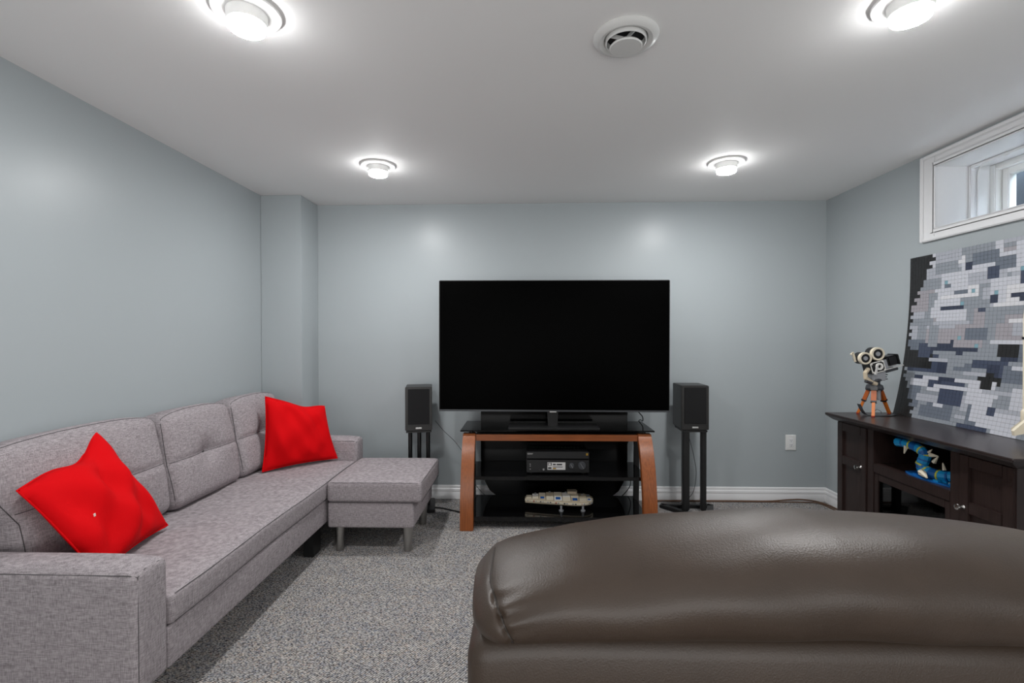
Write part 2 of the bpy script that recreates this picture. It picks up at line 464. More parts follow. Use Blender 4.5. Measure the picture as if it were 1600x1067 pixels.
wb('pane', [(2.676, 2.680, WY0 + 0.06, 2.25, WZ0 + 0.06, WZ1 - 0.06)], 'window_glass', sash, bevel=0)
wb('pane', [(2.676, 2.680, 2.28, WY1 - 0.066, WZ0 + 0.06, WZ1 - 0.06)], 'window_glass', sash, bevel=0)
def bez(p0, p1, p2, p3, n=14):
    p0, p1, p2, p3 = map(Vector, (p0, p1, p2, p3))
    return [(1 - t) ** 3 * p0 + 3 * (1 - t) ** 2 * t * p1 + 3 * (1 - t) * t * t * p2 + t ** 3 * p3 for t in [i / n for i in range(n + 1)]]
loc0 = Vector((XR, WY1, WZ0))
cb = MB().tube([q - loc0 for q in bez((2.545, 2.806, 1.90), (2.545, 2.806, 2.02), (2.548, 2.806, 2.10), (2.545, 2.806, 2.17)) + bez((2.545, 2.806, 2.175), (2.545, 2.805, 2.235), (2.53, 2.77, 2.232), (2.52, 2.68, 2.236)) + bez((2.52, 2.67, 2.236), (2.515, 2.62, 2.236), (2.51, 2.60, 2.22), (2.51, 2.58, 2.238))], 0.004)
cb.build('antenna_cable', 'white_plastic', win)
# outside: the sheet steel window well
ww = MB()
N = 64
for k in range(N):
    a0, a1 = pi * k / N, pi * (k + 1) / N
    for a, b in ((a0, a1),):
        P = lambda a, z: (2.73 + 0.62 * sin(a), 2.27 - 0.95 * cos(a), z)
        ww.add([P(a, 1.55), P(b, 1.55), P(b, 2.62), P(a, 2.62)], [(0, 1, 2, 3)])
struct('window_well', ww, 'well_steel', 'dark steel window well seen through the basement window', 'window well')
struct('window_well_ground', MB().box(2.46, 3.6, 1.2, 3.4, 1.50, 1.56), 'gravel', 'gravel bed in the window well outside', 'ground', smooth=False)
struct('wall_foundation', MB().box(2.45, 2.72, YF, WY0 - 0.02, 0, 2.6).box(2.45, 2.72, WY1 + 0.02, YB, 0, 2.6).box(2.45, 2.72, WY0 - 0.02, WY1 + 0.02, 0, WZ0 - 0.02).box(2.45, 2.72, WY0 - 0.02, WY1 + 0.02, WZ1 + 0.02, 2.6),
       'gravel', 'concrete foundation wall around the window', 'wall', smooth=False, weld=False)

# ------------------------------------------------------------------ ceiling lamps and vent
lamp = thing('ceiling_lamp', 'round white ceiling lamp above the grey sofa, near the back wall', 'lamp', (-0.905, 2.945, H), group='recessed ceiling lamps')
MB().lathe([(0.060, -0.004), (0.098, -0.003), (0.104, -0.0065), (0.102, -0.011), (0.066, -0.013), (0.060, -0.010), (0.060, -0.004)], n=48, cap=False).build('trim_ring', 'lamp_white', lamp)
MB().lathe([(0.062, -0.001), (0.062, -0.014), (0.061, -0.022), (0.0595, -0.042), (0.0580, -0.0445), (0.052, -0.0445)], n=40).build('bulb_neck', 'lamp_white', lamp)
MB().lathe([(0.0525, -0.0635), (0.045, -0.0665), (0.028, -0.0685), (0.0, -0.0695)], n=40, cap=False).build('lens', 'lens', lamp)
MB().lathe([(0.053, -0.040), (0.0545, -0.046), (0.0550, -0.0580), (0.0545, -0.0615), (0.0525, -0.0635)], n=40, cap=False).build('lens_rim', 'lens_rim', lamp)
LAMPS = [((1.212, 2.965, H), 'round white ceiling lamp near back wall, right of the television'),
         ((-0.90, 1.545, H), 'round ceiling lamp at top left, nearest above the sofa arm'),
         ((1.208, 1.560, H), 'round ceiling lamp at top right, cut by the picture edge')]
for p, l in LAMPS: copy_thing(lamp, p, label=l)

vent = thing('ceiling_vent', 'round white plastic air vent with a centre disc on the ceiling', 'vent', (0.352, 1.716, H))
MB().lathe([(0.066, -0.001), (0.112, -0.001), (0.114, -0.006), (0.106, -0.016), (0.092, -0.021), (0.078, -0.016), (0.074, -0.010), (0.073, -0.004), (0.073, -0.001)], n=56, cap=False).build('flange', 'vent_plastic', vent)
MB().lathe([(0.071, -0.002), (0.071, -0.024), (0.068, -0.026), (0.066, -0.024), (0.066, -0.002), (0.071, -0.002)], n=56, cap=False).build('collar', 'vent_plastic', vent)
MB().lathe([(0.066, -0.0022), (0.0, -0.0020)], n=40).build('duct_opening', 'dark_void', vent)
sp = MB()
for k in range(4):
    a = k * pi / 2 + 0.35
    sp.bar((0.01 * cos(a), 0.01 * sin(a), -0.012), (0.066 * cos(a), 0.066 * sin(a), -0.012), 0.003, 0.014)
sp.build('spokes', 'vent_plastic', vent, weld=False)
MB().lathe([(0.0, -0.014), (0.020, -0.014), (0.022, -0.030), (0.052, -0.034), (0.057, -0.040), (0.054, -0.044), (0.0, -0.046)], n=48).build('centre_disc', 'vent_plastic', vent)

# ------------------------------------------------------------------ sectional sofa along the left wall
XS = -1.19
sofa = thing('sofa', 'grey fabric sofa with tufted back cushions along the left wall', 'sofa', (-1.58, 2.465, 0))
SO = Vector((-1.58, 2.465, 0))
def rel(x, y, z): return (x - SO.x, y - SO.y, z - SO.z)
def arm(y0, y1, name='arm'):
    h = ((XS + 1.93) / 2, (y1 - y0) / 2, (0.565 - 0.17) / 2)
    def fn(x, y, z, u, v, w):
        z += 0.012 * (1 - v * v) * max(0, w) - (0.012 * max(0, u) ** 6 * max(0, w))
        return (x, y, z)
    mb = MB().rbox(rel((XS - 1.93) / 2, (y0 + y1) / 2, 0.17 + h[2]), h, 0.026, (10, 4, 6), fn)
    a = mb.build(name, 'grey_fabric', sofa, angle=60)
    e = 0.0015
    X0, X1 = -1.92, XS
    zt = 0.557
    pts = [rel(X0, y0 + 0.004, zt - 0.003), rel(X1 - 0.03, y0 + 0.004, zt - 0.006), rel(X1 - 0.006, y0 + 0.012, zt - 0.014)]
    pts2 = [rel(X1 - 0.006, y0 + 0.012, zt - 0.014), rel(X1 - 0.005, y0 + 0.012, 0.36), rel(X1 - 0.005, y0 + 0.012, 0.19)]
    pts3 = [rel(X1 - 0.006, y0 + 0.012, zt - 0.014), rel(X1 - 0.008, y0 + 0.04, zt - 0.001), rel(X1 - 0.008, y1 - 0.04, zt - 0.001), rel(X1 - 0.008, y1 - 0.012, zt - 0.012)]
    for p in (pts, pts2, pts3): MB().tube(p, e, 6).build('seam', 'seam', a)
    return a
arm(1.435, 1.572)
arm(3.362, 3.500)
MB().rbox(rel((XS - 0.006 - 1.93) / 2, 2.467, 0.242), ((XS - 0.006 + 1.93) / 2, 0.895, 0.070), 0.012, (6, 16, 3)).build('base', 'grey_fabric', sofa, angle=60)
MB().rbox(rel(-1.925, 2.467, 0.47), (0.040, 1.03, 0.30), 0.03, (3, 20, 6)).build('back_frame', 'grey_fabric', sofa, angle=60)
def seatfn(x, y, z, u, v, w):
    if w > 0:
        z += 0.012 * (1 - u ** 4) * (1 - abs(v) ** 6)
        z += 0.0035 * sin(9 * y + 3 * x) * (1 - u * u) + 0.002 * sin(23 * y - 11 * x)
    x += 0.004 * sin(7 * y) * max(0, u)
    return (x, y, z)
seat = MB().rbox(rel((XS - 1.88) / 2, 2.467, 0.366), ((XS + 1.88) / 2, 0.892, 0.054), 0.022, (18, 60, 3), seatfn)
seat = seat.build('seat_cushion', 'grey_fabric', sofa, angle=60)
MB().tube([rel(XS - 0.0045 + 0.004 * sin(7 * (y - SO.y)), y, 0.4145) for y in [1.60 + i * 0.02 for i in range(88)]], 0.0014, 6).build('seam', 'seam', seat)
MB().tube([rel(XS - 0.0045 + 0.004 * sin(7 * (y - SO.y)), y, 0.320) for y in [1.60 + i * 0.02 for i in range(88)]], 0.0014, 6).build('seam', 'seam', seat)
def back_cushion(y0, y1, dz=0.0, spread=0.0):
    hy = (y1 - y0) / 2
    hx, hz = 0.092, 0.233
    tilt = 0.19
    def fn(x, y, z, u, v, w):
        e = (1 - v * v)
        if u > 0:
            x += u * 0.030 * (1 - abs(v) ** 3) * (1 - abs(w) ** 3)
            x -= u * 0.012 * exp(-(z / 0.014) ** 2) * (1 - abs(v) ** 8)
            x -= u * 0.040 * exp(-((y / 0.07) ** 2 + (z / 0.06) ** 2))
            x += u * 0.003 * sin(19 * z + 8 * y)
        if w > 0: z += w * (0.026 * (1 - abs(v) ** 2.4) - 0.008 * abs(v) ** 6)
        else: z -= 0.0
        y *= 1 - 0.02 * (w * w)
        if v < 0: y += spread * v * min(1.0, max(0.0, (w + 0.15) * 1.6))
        return (x * cos(tilt) - z * sin(tilt), y, x * sin(tilt) + z * cos(tilt))
    c = rel(-1.822, (y0 + y1) / 2, 0.652 + dz)
    o = MB().rbox(c, (hx, hy, hz), 0.045, (6, 40, 36), fn, k=5).build('back_cushion', 'grey_fabric', sofa, angle=60)
    def on(u, v, w, off=0.0):
        p = Vector((u * hx, v * hy, w * hz)); r = 0.045
        q = Vector([max(-(h - r), min(h - r, p[t])) for t, h in enumerate((hx, hy, hz))]); d = p - q
        if d.length > 1e-9: p = q + d.normalized() * (r + off)
        return Vector(fn(p.x, p.y, p.z, p.x / hx, p.y / hy, p.z / hz)) + Vector(c)
    ptsA = [on(0.86, -1 + 0.02, -0.9 + 1.75 * t / 12) for t in range(13)] + [on(0.86, -0.95 + 1.9 * t / 24, 1) for t in range(25)] + [on(0.86, 0.98, 0.85 - 1.75 * t / 12) for t in range(13)]
    MB().tube(ptsA, 0.0016, 6).build('seam', 'seam', o)
    MB().tube([on(1, -0.96 + 1.92 * t / 40, 0) for t in range(41)], 0.0016, 6).build('seam', 'seam', o)
    b = on(1, 0, 0)
    MB().lathe([(0.0, 0.004), (0.008, 0.003), (0.011, -0.001), (0.009, -0.004)], b, 14, 'X').build('button', 'seam', o)
    return o
back_cushion(1.590, 2.278, 0.012, 0.085)
back_cushion(2.286, 2.843, 0.0)
back_cushion(2.850, 3.385, 0.0)
for x, y in ((-1.27, 2.82), (-1.27, 1.50), (-1.83, 1.50), (-1.83, 3.25), (-1.27, 3.30)):
    MB().box(*[a for a in (x - SO.x - 0.03, x - SO.x + 0.03, y - SO.y - 0.05, y - SO.y + 0.05, 0, 0.172)]).build('leg', 'black_plastic', sofa, bevel=0.003)

# ottoman
ott = thing('ottoman', 'grey fabric ottoman on short metal legs at the end of the sofa', 'ottoman', (-0.925, 3.12, 0))
OC = Vector((-0.925, 3.12, 0))
def ofn(x, y, z, u, v, w):
    if w > 0: z += 0.010 * (1 - u ** 4) * (1 - v ** 4)
    if abs(u) > 0.9: x += 0.005 * (1 - v * v) * (1 if u > 0 else -1)
    return (x, y, z)
cu = MB().rbox((-0.902 - OC.x, 0, 0.3640), (0.283, 0.300, 0.0615), 0.024, (14, 14, 3), ofn).build('cushion', 'grey_fabric', ott, angle=60)
for zz in (0.422, 0.306):
    q = []
    for t in range(41):
        a = t / 40
        q.append((-0.902 - OC.x - 0.262 + 0.524 * a, -0.2965, zz))
    MB().tube(q, 0.0014, 6).build('seam', 'seam', cu)
    MB().tube([(-0.902 - OC.x + 0.281, -0.28 + 0.56 * t / 20, zz) for t in range(21)], 0.0014, 6).build('seam', 'seam', cu)
MB().rbox((-0.926 - OC.x, 0, 0.224), (0.258, 0.285, 0.076), 0.014, (8, 8, 3)).build('base', 'grey_fabric', ott, angle=60)
for x, y in ((-1.125, 2.875), (-0.712, 2.875), (-0.712, 3.30), (-1.125, 3.30)):
    MB().lathe([(0.021, 0.0), (0.023, 0.004), (0.024, 0.012), (0.027, 0.09), (0.031, 0.135), (0.031, 0.150)], (x - OC.x, y - OC.y, 0), 24).build('leg', 'nickel', ott)

# red pillows
def pillow(label, P, thick, seed, base, pull=0.0, pc_=0.0):
    """P: four corners (top, right, bottom, left) in world space"""
    P = [Vector(p) for p in P]
    base = Vector(base)
    t = thing('pillow', label, 'pillow', base, group='red pillows on the sofa')
    nrm = (P[1] - P[3]).cross(P[0] - P[2]).normalized()
    if nrm.x < 0: nrm = -nrm
    r = random.Random(seed)
    wr = [(r.uniform(4, 10), r.uniform(-6, 6), r.uniform(0, 6), r.uniform(0.004, 0.0095)) for _ in range(6)]
    N = 34
    def pt(u, v, side):
        uu = u * (1 - 0.06 * (1 - v * v)); vv = v * (1 - 0.06 * (1 - u * u))
        if v > 0: vv -= pull * v * v * exp(-((u - pc_) / 0.45) ** 2) * (1 - u * u)
        a, b = (uu + 1) / 2, (vv + 1) / 2
        p = P[3] * (1 - a) * b + P[0] * a * b + P[2] * (1 - a) * (1 - b) + P[1] * a * (1 - b)
        e = max(0, (1 - u * u)) * max(0, (1 - v * v))
        h = thick * (e ** 0.48)
        if side > 0:
            h += min(1, e * 2.2) * sum(A * sin(fx * u + fy * v + ph) for fx, fy, ph, A in wr)
            h -= 0.014 * exp(-((u - 0.25 * v - 0.35) / 0.10) ** 2) * min(1, 3 * e) * max(0, -v)
        return p + nrm * h * side * (1.0 if side > 0 else 0.6) - base
    mb = MB()
    for sd in (1, -1):
        mb.sheet(lambda a, b, sd=sd: pt(2 * a - 1, 2 * b - 1, sd), N, N)
    o = mb.build('cover', 'red_cloth', t, angle=80)
    edge = [pt(-1 + 2 * i / 20, -1, 1) for i in range(20)] + [pt(1, -1 + 2 * i / 20, 1) for i in range(20)] + [pt(1 - 2 * i / 20, 1, 1) for i in range(20)] + [pt(-1, 1 - 2 * i / 20, 1) for i in range(20)]
    MB().tube(edge, 0.0035, 6, closed=True).build('edge_seam', 'red_cloth', t, angle=80)
    return t, pt
pl, ptf = pillow('red square pillow standing on its corner behind the near sofa arm', [(-1.775, 1.935, 0.905), (-1.585, 2.085, 0.452), (-1.500, 1.640, 0.448), (-1.700, 1.560, 0.772)], 0.085, 3, (-1.56, 1.86, 0.437), 0.20, 0.25)
q = ptf(-0.62, -0.05, 1)
MB().obox(q + Vector((0.004, 0, 0)), (0.0015, 0, 0), (0, 0.003, 0.001), (0, -0.001, 0.005)).build('care_tag', 'tag_white', pl)
pillow('red square pillow leaning upright in the far corner of the sofa', [(-1.415, 3.345, 0.802), (-1.318, 3.330, 0.440), (-1.655, 2.975, 0.440), (-1.670, 3.045, 0.905)], 0.075, 11, (-1.49, 3.16, 0.437), 0.10, 0.3)

# ------------------------------------------------------------------ television stand
TX = 0.210
st = thing('television_stand', 'curved wooden television stand with black glass shelves', 'stand', (TX, 3.45, 0))
def tv(x, y, z): return (x - TX, y - 3.45, z)
prof = [(3.172, 0.0), (3.174, 0.10), (3.183, 0.20), (3.203, 0.30), (3.232, 0.40), (3.272, 0.50), (3.318, 0.575), (3.350, 0.612)]
for x0, x1 in ((-0.440, -0.352), (0.768, 0.860)):
    poly = [(y - 3.45, z) for y, z in prof]
    back = [(y - 3.45 + 0.048, z) for y, z in reversed(prof)]
    MB().prism(poly + back, 'X', x0 - TX, x1 - TX).build('curved_leg', 'stand_wood', st, bevel=0.003, angle=28)
    MB().prism([(3.385 - 3.45, 0.60), (3.60 - 3.45, 0.60), (3.63 - 3.45, 0.0), (3.59 - 3.45, 0.0), (3.565 - 3.45, 0.565), (3.36 - 3.45, 0.565)], 'X', x0 + 0.028 - TX, x1 - 0.028 - TX).build('rear_leg', 'black_metal', st, bevel=0.002)
MB().box(-0.350 - TX, 0.766 - TX, 3.345 - 3.45, 3.375 - 3.45, 0.562, 0.606).build('cross_beam', 'beam_wood', st, bevel=0.002)
MB().box(-0.350 - TX, 0.766 - TX, 3.376 - 3.45, 3.61 - 3.45, 0.572, 0.607).build('top_frame', 'black_satin', st, bevel=0.002)
MB().prism([tv(-0.457, 3.330, 0)[:2], tv(0.880, 3.330, 0)[:2], tv(0.880, 3.712, 0)[:2], tv(-0.457, 3.712, 0)[:2]], 'Z', 0.628, 0.638).build('glass_top', 'smoked_glass', st, bevel=0.0015)
for x in (-0.385, 0.818):
    for y in (3.385, 3.585):
        MB().cyl(tv(x, y, 0.598), tv(x, y, 0.6285), 0.014).build('standoff', 'black_metal', st)
mid = MB().box(*[v for v in (-0.40 - TX, 0.812 - TX, 3.262 - 3.45, 3.668 - 3.45, 0.314, 0.338)]).build('shelf', 'black_glass', st, bevel=0.002)
bot = MB().box(*[v for v in (-0.40 - TX, 0.812 - TX, 3.215 - 3.45, 3.668 - 3.45, 0.052, 0.082)]).build('shelf', 'black_glass', st, bevel=0.002)
half = [(0.556, 1.06), (0.556, 0.36), (0.545, 0.26), (0.525, 0.18), (0.49, 0.115), (0.44, 0.075), (0.38, 0.06)]
poly = [(x, z) for x, z in half] + [(-x, z) for x, z in reversed(half)]
MB().prism(poly, 'Y', 3.672 - 3.45, 3.690 - 3.45).build('back_panel', 'panel_black', st, bevel=0.002, angle=28)

# television
TY = 3.43
tvo = thing('television', 'large flat black television standing on the glass top', 'television', (0.19, 3.45, 0.638))
tvo.rotation_euler = (0, 0.003, 0)
def tt(x, y, z): return (x - 0.19, y - 3.45, z - 0.638)
a = tt(-0.623, TY, 0.752); b = tt(1.010, TY + 0.045, 1.686)
body = MB().box(a[0], b[0], a[1], b[1], a[2], b[2]).build('housing', 'black_plastic', tvo, bevel=0.004)
MB().box(a[0] + 0.006, b[0] - 0.006, a[1] - 0.0016, a[1] + 0.002, a[2] + 0.014, b[2] - 0.006).build('screen', 'screen', tvo, bevel=0.0005)
MB().box(a[0] + 0.002, b[0] - 0.002, a[1] - 0.0025, a[1] + 0.002, a[2] + 0.001, a[2] + 0.013).build('bottom_bezel', 'bezel', tvo, bevel=0.001)
MB().rbox((0.0, a[1] - 0.002, a[2] + 0.000), (0.024, 0.004, 0.004), 0.002, (4, 2, 2)).build('badge', 'badge', tvo)
MB().prism([(-0.034, 0.0), (0.034, 0.0), (0.040, 0.13), (-0.040, 0.13)], 'Y', 0.012, 0.030).build('neck', 'black_satin', tvo, bevel=0.003)
MB().box(-0.316, 0.324, -0.066, 0.135, 0.0, 0.009).build('foot_plate', 'black_satin', tvo, bevel=0.002)
MB().box(-0.42, 0.42, 0.024, 0.06, 0.20, 0.62).build('rear_bulge', 'black_plastic', tvo, bevel=0.01)

# receiver on middle shelf
rc = thing('receiver', 'black audio video receiver on the middle glass shelf', 'receiver', (0.217, 3.46, 0.338))
MB().box(-0.212, 0.212, -0.115, 0.175, 0.012, 0.150).build('chassis', 'black_satin', rc, bevel=0.003)
fp = MB().box(-0.215, 0.215, -0.130, -0.114, 0.010, 0.152).build('front_panel', 'receiver_black', rc, bevel=0.002)
MB().box(-0.213, 0.213, -0.1312, -0.129, 0.098, 0.108).build('display_slot', 'panel_black', rc)
MB().box(-0.213, 0.213, -0.1312, -0.1295, 0.0905, 0.0915).build('trim_line', 'print_dark', fp)
lb = MB().box(-0.071, 0.052, -0.1318, -0.1295, 0.030, 0.081).build('feature_sticker', 'label_silver', rc)
mb = MB()
for (x0, x1, z0, z1) in ((-0.068, -0.042, 0.059, 0.078), (-0.034, -0.014, 0.062, 0.072), (-0.008, 0.030, 0.062, 0.072), (-0.067, -0.044, 0.036, 0.048), (-0.034, 0.034, 0.048, 0.052)):
    mb.box(x0, x1, -0.1322, -0.1317, z0, z1)
mb.build('printed_marks', 'print_dark', lb, weld=False)
MB().box(-0.064, -0.048, -0.1326, -0.1321, 0.062, 0.075).build('printed_mark', 'label_silver', lb)
MB().box(-0.034, -0.012, -0.1322, -0.1317, 0.034, 0.044).build('gold_mark', 'gold', lb)
for x, r in ((0.094, 0.018), (0.165, 0.026)):
    k = MB().lathe([(r, 0), (r, -0.012), (r * 0.93, -0.017), (0, -0.018)], (x, -0.130, 0.060 if r < 0.02 else 0.061), 28, 'Y').build('knob', 'brick_dark', rc)
    d = Vector((-0.5, 0, 0.86)) * r * 0.85
    MB().bar(Vector((x, -0.1483, 0.0605)) - d, Vector((x, -0.1483, 0.0605)) + d, 0.0022, 0.0012, up=(0, 1, 0)).build('pointer', 'print_grey', k)
text_mesh('brand_lettering', 'SONY', 0.014, 'label_silver', rc, (-0.190, -0.1315, 0.139), (pi / 2, 0, 0))
MB().box(0.194, 0.208, -0.132, -0.1295, 0.130, 0.145).build('gold_badge', 'gold', rc)
for z in (0.034, 0.055, 0.068): MB().cyl((-0.190, -0.130, z), (-0.190, -0.134, z), 0.0035, n=12).build('button', 'print_grey', rc)
MB().cyl((-0.098, -0.130, 0.032), (-0.098, -0.134, 0.032), 0.0065, n=16).build('jack', 'print_grey', rc)
MB().cyl((-0.125, -0.130, 0.027), (-0.125, -0.133, 0.027), 0.004, n=12).build('jack', 'print_dark', rc)
for i in range(16):
    MB().box(-0.19 + i * 0.0225, -0.180 + i * 0.0225, 0.02, 0.03, 0.1495, 0.1515).build('vent_slot', 'led_green', rc)
for x in (-0.18, 0.18):
    for y in (-0.09, 0.14): MB().cyl((x, y, 0), (x, y, 0.013), 0.018, n=16).build('foot', 'black_plastic', rc)

# plain brick-built toy hull on the bottom shelf
ship = thing('brick_toy', 'cream brick-built toy with blue panels on the bottom glass shelf', 'toy', (0.30, 3.42, 0.082))
def hw(x):          # half width of the teardrop hull
    t = (x + 0.31) / 0.48
    return max(0.012, 0.128 * (t ** 0.85) * sqrt(max(0.0, 1 - max(0.0, (t - 0.62) / 0.38) ** 2.4)) + 0.02 * (1 - t))
def outline(k, n=20):
    xs = [-0.31 * (0.96 + 0.04 * k) + (0.478 * (0.96 + 0.04 * k)) * i / n for i in range(n + 1)]
    return [(x, -hw(x) * k) for x in xs] + [(x, hw(x) * k) for x in reversed(xs)]
for z0, z1, k, m_ in ((0.034, 0.046, 0.82, 'tan_brick'), (0.046, 0.058, 1.0, 'cream_brick'), (0.058, 0.066, 0.94, 'tan_brick')):
    MB().prism(outline(k), 'Z', z0, z1).build('hull_layer', m_, ship, smooth=False)
cols_ = [(-0.300, -0.262), (-0.258, -0.215), (-0.211, -0.165), (-0.161, -0.110), (-0.106, -0.052), (-0.048, 0.006), (0.010, 0.064), (0.068, 0.118), (0.122, 0.152)]
for ci, (x0, x1) in enumerate(cols_):
    xm = (x0 + x1) / 2; hwid = hw(xm) * 0.9
    zt = 0.066 + 0.036 * sin(pi * min(1, (ci + 1) / 9.5)) ** 0.8
    nrow = 1 if hwid < 0.03 else 2
    for sd in (-1, 1):
        for rr in range(nrow):
            y0 = 0.003 + hwid * rr / nrow; y1 = hwid * (rr + 1) / nrow - 0.002
            za = zt - (zt - 0.068) * rr / nrow; zb = zt - (zt - 0.068) * (rr + 1) / nrow
            Ya, Yb = sorted((sd * y0, sd * y1)); Za, Zb = (za, zb) if sd > 0 else (zb, za)
            vs = [(x0, Ya, 0.064), (x1, Ya, 0.064), (x1, Yb, 0.064), (x0, Yb, 0.064), (x0, Ya, Za), (x1, Ya, Za), (x1, Yb, Zb), (x0, Yb, Zb)]
            pn = MB().add(vs, [(0, 3, 2, 1), (4, 5, 6, 7), (0, 1, 5, 4), (1, 2, 6, 5), (2, 3, 7, 6), (3, 0, 4, 7)]).build('hull_panel', ('cream_brick', 'brick_white', 'cream_brick', 'tan_brick')[(ci + rr) % 4], ship, smooth=False)
            if (ci * 2 + rr + (sd > 0)) % 4 == 1 and nrow > 1:
                c0 = Vector(((x0 + x1) / 2, (Ya + Yb) / 2, (Za + Zb) / 2 + 0.0005)); ay = Vector((0, Yb - Ya, Zb - Za)) * 0.28
                MB().obox(c0, ((x1 - x0) * 0.3, 0, 0), ay, (0, 0, 0.0016)).build('blue_tile', 'brick_blue', pn, smooth=False)
    if ci % 2: MB().cyl((xm, 0, zt - 0.004), (xm, 0, zt + 0.006), 0.007, n=10).build('stud', 'brick_grey', ship)
    MB().box(x0 + 0.006, x0 + 0.016, -hw(xm) * 1.0 - 0.002, -hw(xm) * 0.96, 0.049, 0.056).build('rim_brick', ('brick_grey', 'rusty_red', 'brick_dark')[ci % 3], ship, smooth=False)
    MB().box(x0 + 0.024, x0 + 0.034, -hw(xm) * 1.0 - 0.002, -hw(xm) * 0.96, 0.049, 0.056).build('rim_brick', ('brick_dark', 'brick_grey', 'brick_grey')[ci % 3], ship, smooth=False)
MB().prism([(-0.01, -0.028), (0.05, -0.028), (0.06, 0.0), (0.05, 0.028), (-0.01, 0.028)], 'Z', 0.098, 0.116).build('top_cap', 'tan_brick', ship, smooth=False)
for x, y in ((-0.06, -0.09), (0.09, -0.085), (0.0, 0.09)):
    MB().cyl((x, y, 0.0), (x, y, 0.008), 0.016, n=14).build('landing_foot', 'brick_grey', ship)
    MB().cyl((x, y, 0.007), (x, y, 0.036), 0.008, n=10).build('landing_strut', 'brick_grey', ship)

# ------------------------------------------------------------------ speakers and stands
spk = thing('speaker', 'black bookshelf speaker between the sofa and the television', 'speaker', (-0.803, 3.60, 0.602), 0.19, group='bookshelf speakers')
bx = MB().box(-0.096, 0.096, -0.092, 0.12, 0.002, 0.318).build('enclosure', 'speaker_ash', spk, bevel=0.003)
fr = MB().box(-0.097, 0.097, -0.106, -0.0935, 0.0, 0.318).build('front_baffle', 'speaker_ash', spk, bevel=0.004)
MB().box(-0.077, 0.077, -0.1095, -0.1055, 0.046, 0.304).build('grille', 'speaker_cloth', spk, bevel=0.002)
MB().box(-0.092, 0.092, -0.1075, -0.1055, 0.038, 0.041).build('trim_line', 'black_satin', fr)
MB().rbox((0, -0.1075, 0.018), (0.022, 0.0022, 0.006), 0.002, (4, 2, 2)).build('badge', 'badge', spk)
for x in (-0.08, 0.08):
    for y in (-0.08, 0.10): MB().cyl((x, y, -0.004), (x, y, 0.003), 0.008, n=12).build('foot', 'black_plastic', spk)
spk2 = copy_thing(spk, (1.213, 3.60, 0.614), 0.0, 'black bookshelf speaker to the right of the television')
spk2.rotation_euler = (0, 0, -0.02)

s1 = thing('speaker_stand', 'black three post speaker stand half hidden behind the ottoman', 'speaker stand', (-0.803, 3.60, 0), 0.19)
MB().box(-0.092, 0.092, -0.10, 0.11, 0.586, 0.598).build('top_plate', 'black_metal', s1, bevel=0.002)
for x, y in ((-0.066, 0.0), (0.0, 0.02), (0.066, 0.0)):
    MB().cyl((x, y, 0.02), (x, y, 0.588), 0.0155, n=20).build('post', 'black_metal', s1)
MB().box(-0.115, 0.115, -0.12, 0.15, 0.0, 0.022).build('base_plate', 'black_metal', s1, bevel=0.004)
s2 = thing('speaker_stand', 'black two post speaker stand with an open angled base, right of television', 'speaker stand', (1.213, 3.60, 0))
MB().box(-0.088, 0.088, -0.10, 0.09, 0.597, 0.610).build('top_plate', 'black_metal', s2, bevel=0.002)
MB().box(-0.080, -0.030, -0.075, -0.035, 0.02, 0.598).build('post', 'black_metal', s2, bevel=0.006)
MB().box(0.052, 0.090, -0.078, -0.042, 0.02, 0.598).build('post', 'black_metal', s2, bevel=0.006)
for p0, p1 in (((-0.20, 0.06), (-0.035, -0.13)), ((-0.20, 0.055), (0.17, 0.055)), ((0.17, 0.07), (0.10, -0.125)), ((-0.05, -0.13), (0.115, -0.125))):
    MB().bar((*p0, 0.0125), (*p1, 0.0125), 0.045, 0.025).build('base_rail', 'black_metal', s2, bevel=0.003)

# ------------------------------------------------------------------ dark cabinet on the right
CT = 0.816
CX, CYm = 2.11, 2.46
cab = thing('cabinet', 'long dark espresso wood media cabinet along the right wall', 'cabinet', (CX, CYm, 0))
def cb_(x0, x1, y0, y1, z0, z1): return (x0 - CX, x1 - CX, y0 - CYm, y1 - CYm, z0, z1)
FX = 1.90
BK = 2.312
CY0, CY1 = 1.925, 3.00
def cpart(name, b, m='espresso', parent=cab, bevel=0.002):
    return MB().box(*cb_(*b)).build(name, m, parent, bevel=bevel)
# moulded top
tp = MB()
o_ = [(CX - CX, 0)]
def toprect(x0, y0, y1, z): return [(x0 - CX, y0 - CYm, z), (BK - CX, y0 - CYm, z), (BK - CX, y1 - CYm, z), (x0 - CX, y1 - CYm, z)]
lv = [toprect(1.893, CY0 - 0.008, CY1 + 0.006, 0.770), toprect(1.878, CY0 - 0.02, CY1 + 0.012, 0.776), toprect(1.845, CY0 - 0.042, CY1 + 0.030, 0.800), toprect(1.842, CY0 - 0.045, CY1 + 0.032, 0.806), toprect(1.842, CY0 - 0.045, CY1 + 0.032, 0.814), toprect(1.845, CY0 - 0.042, CY1 + 0.030, CT)]
vs = [v for r in lv for v in r]
fs = [(k * 4 + i, k * 4 + (i + 1) % 4, (k + 1) * 4 + (i + 1) % 4, (k + 1) * 4 + i) for k in range(5) for i in range(4)] + [(3, 2, 1, 0), (20, 21, 22, 23)]
tp.add(vs, fs).build('moulded_top', 'espresso_top', cab, bevel=0.0015, angle=20)
cpart('end_panel', (FX, BK, CY1 - 0.022, CY1, 0, 0.771))
cpart('end_panel', (FX, BK, CY0, CY0 + 0.022, 0, 0.771))
cpart('back_board', (BK - 0.008, BK, CY0 + 0.022, CY1 - 0.022, 0.05, 0.770), 'black_satin')
cpart('divider', (FX, BK - 0.008, 2.696, 2.744, 0.06, 0.770))
cpart('divider', (FX, BK - 0.008, 2.171, 2.219, 0.06, 0.770))
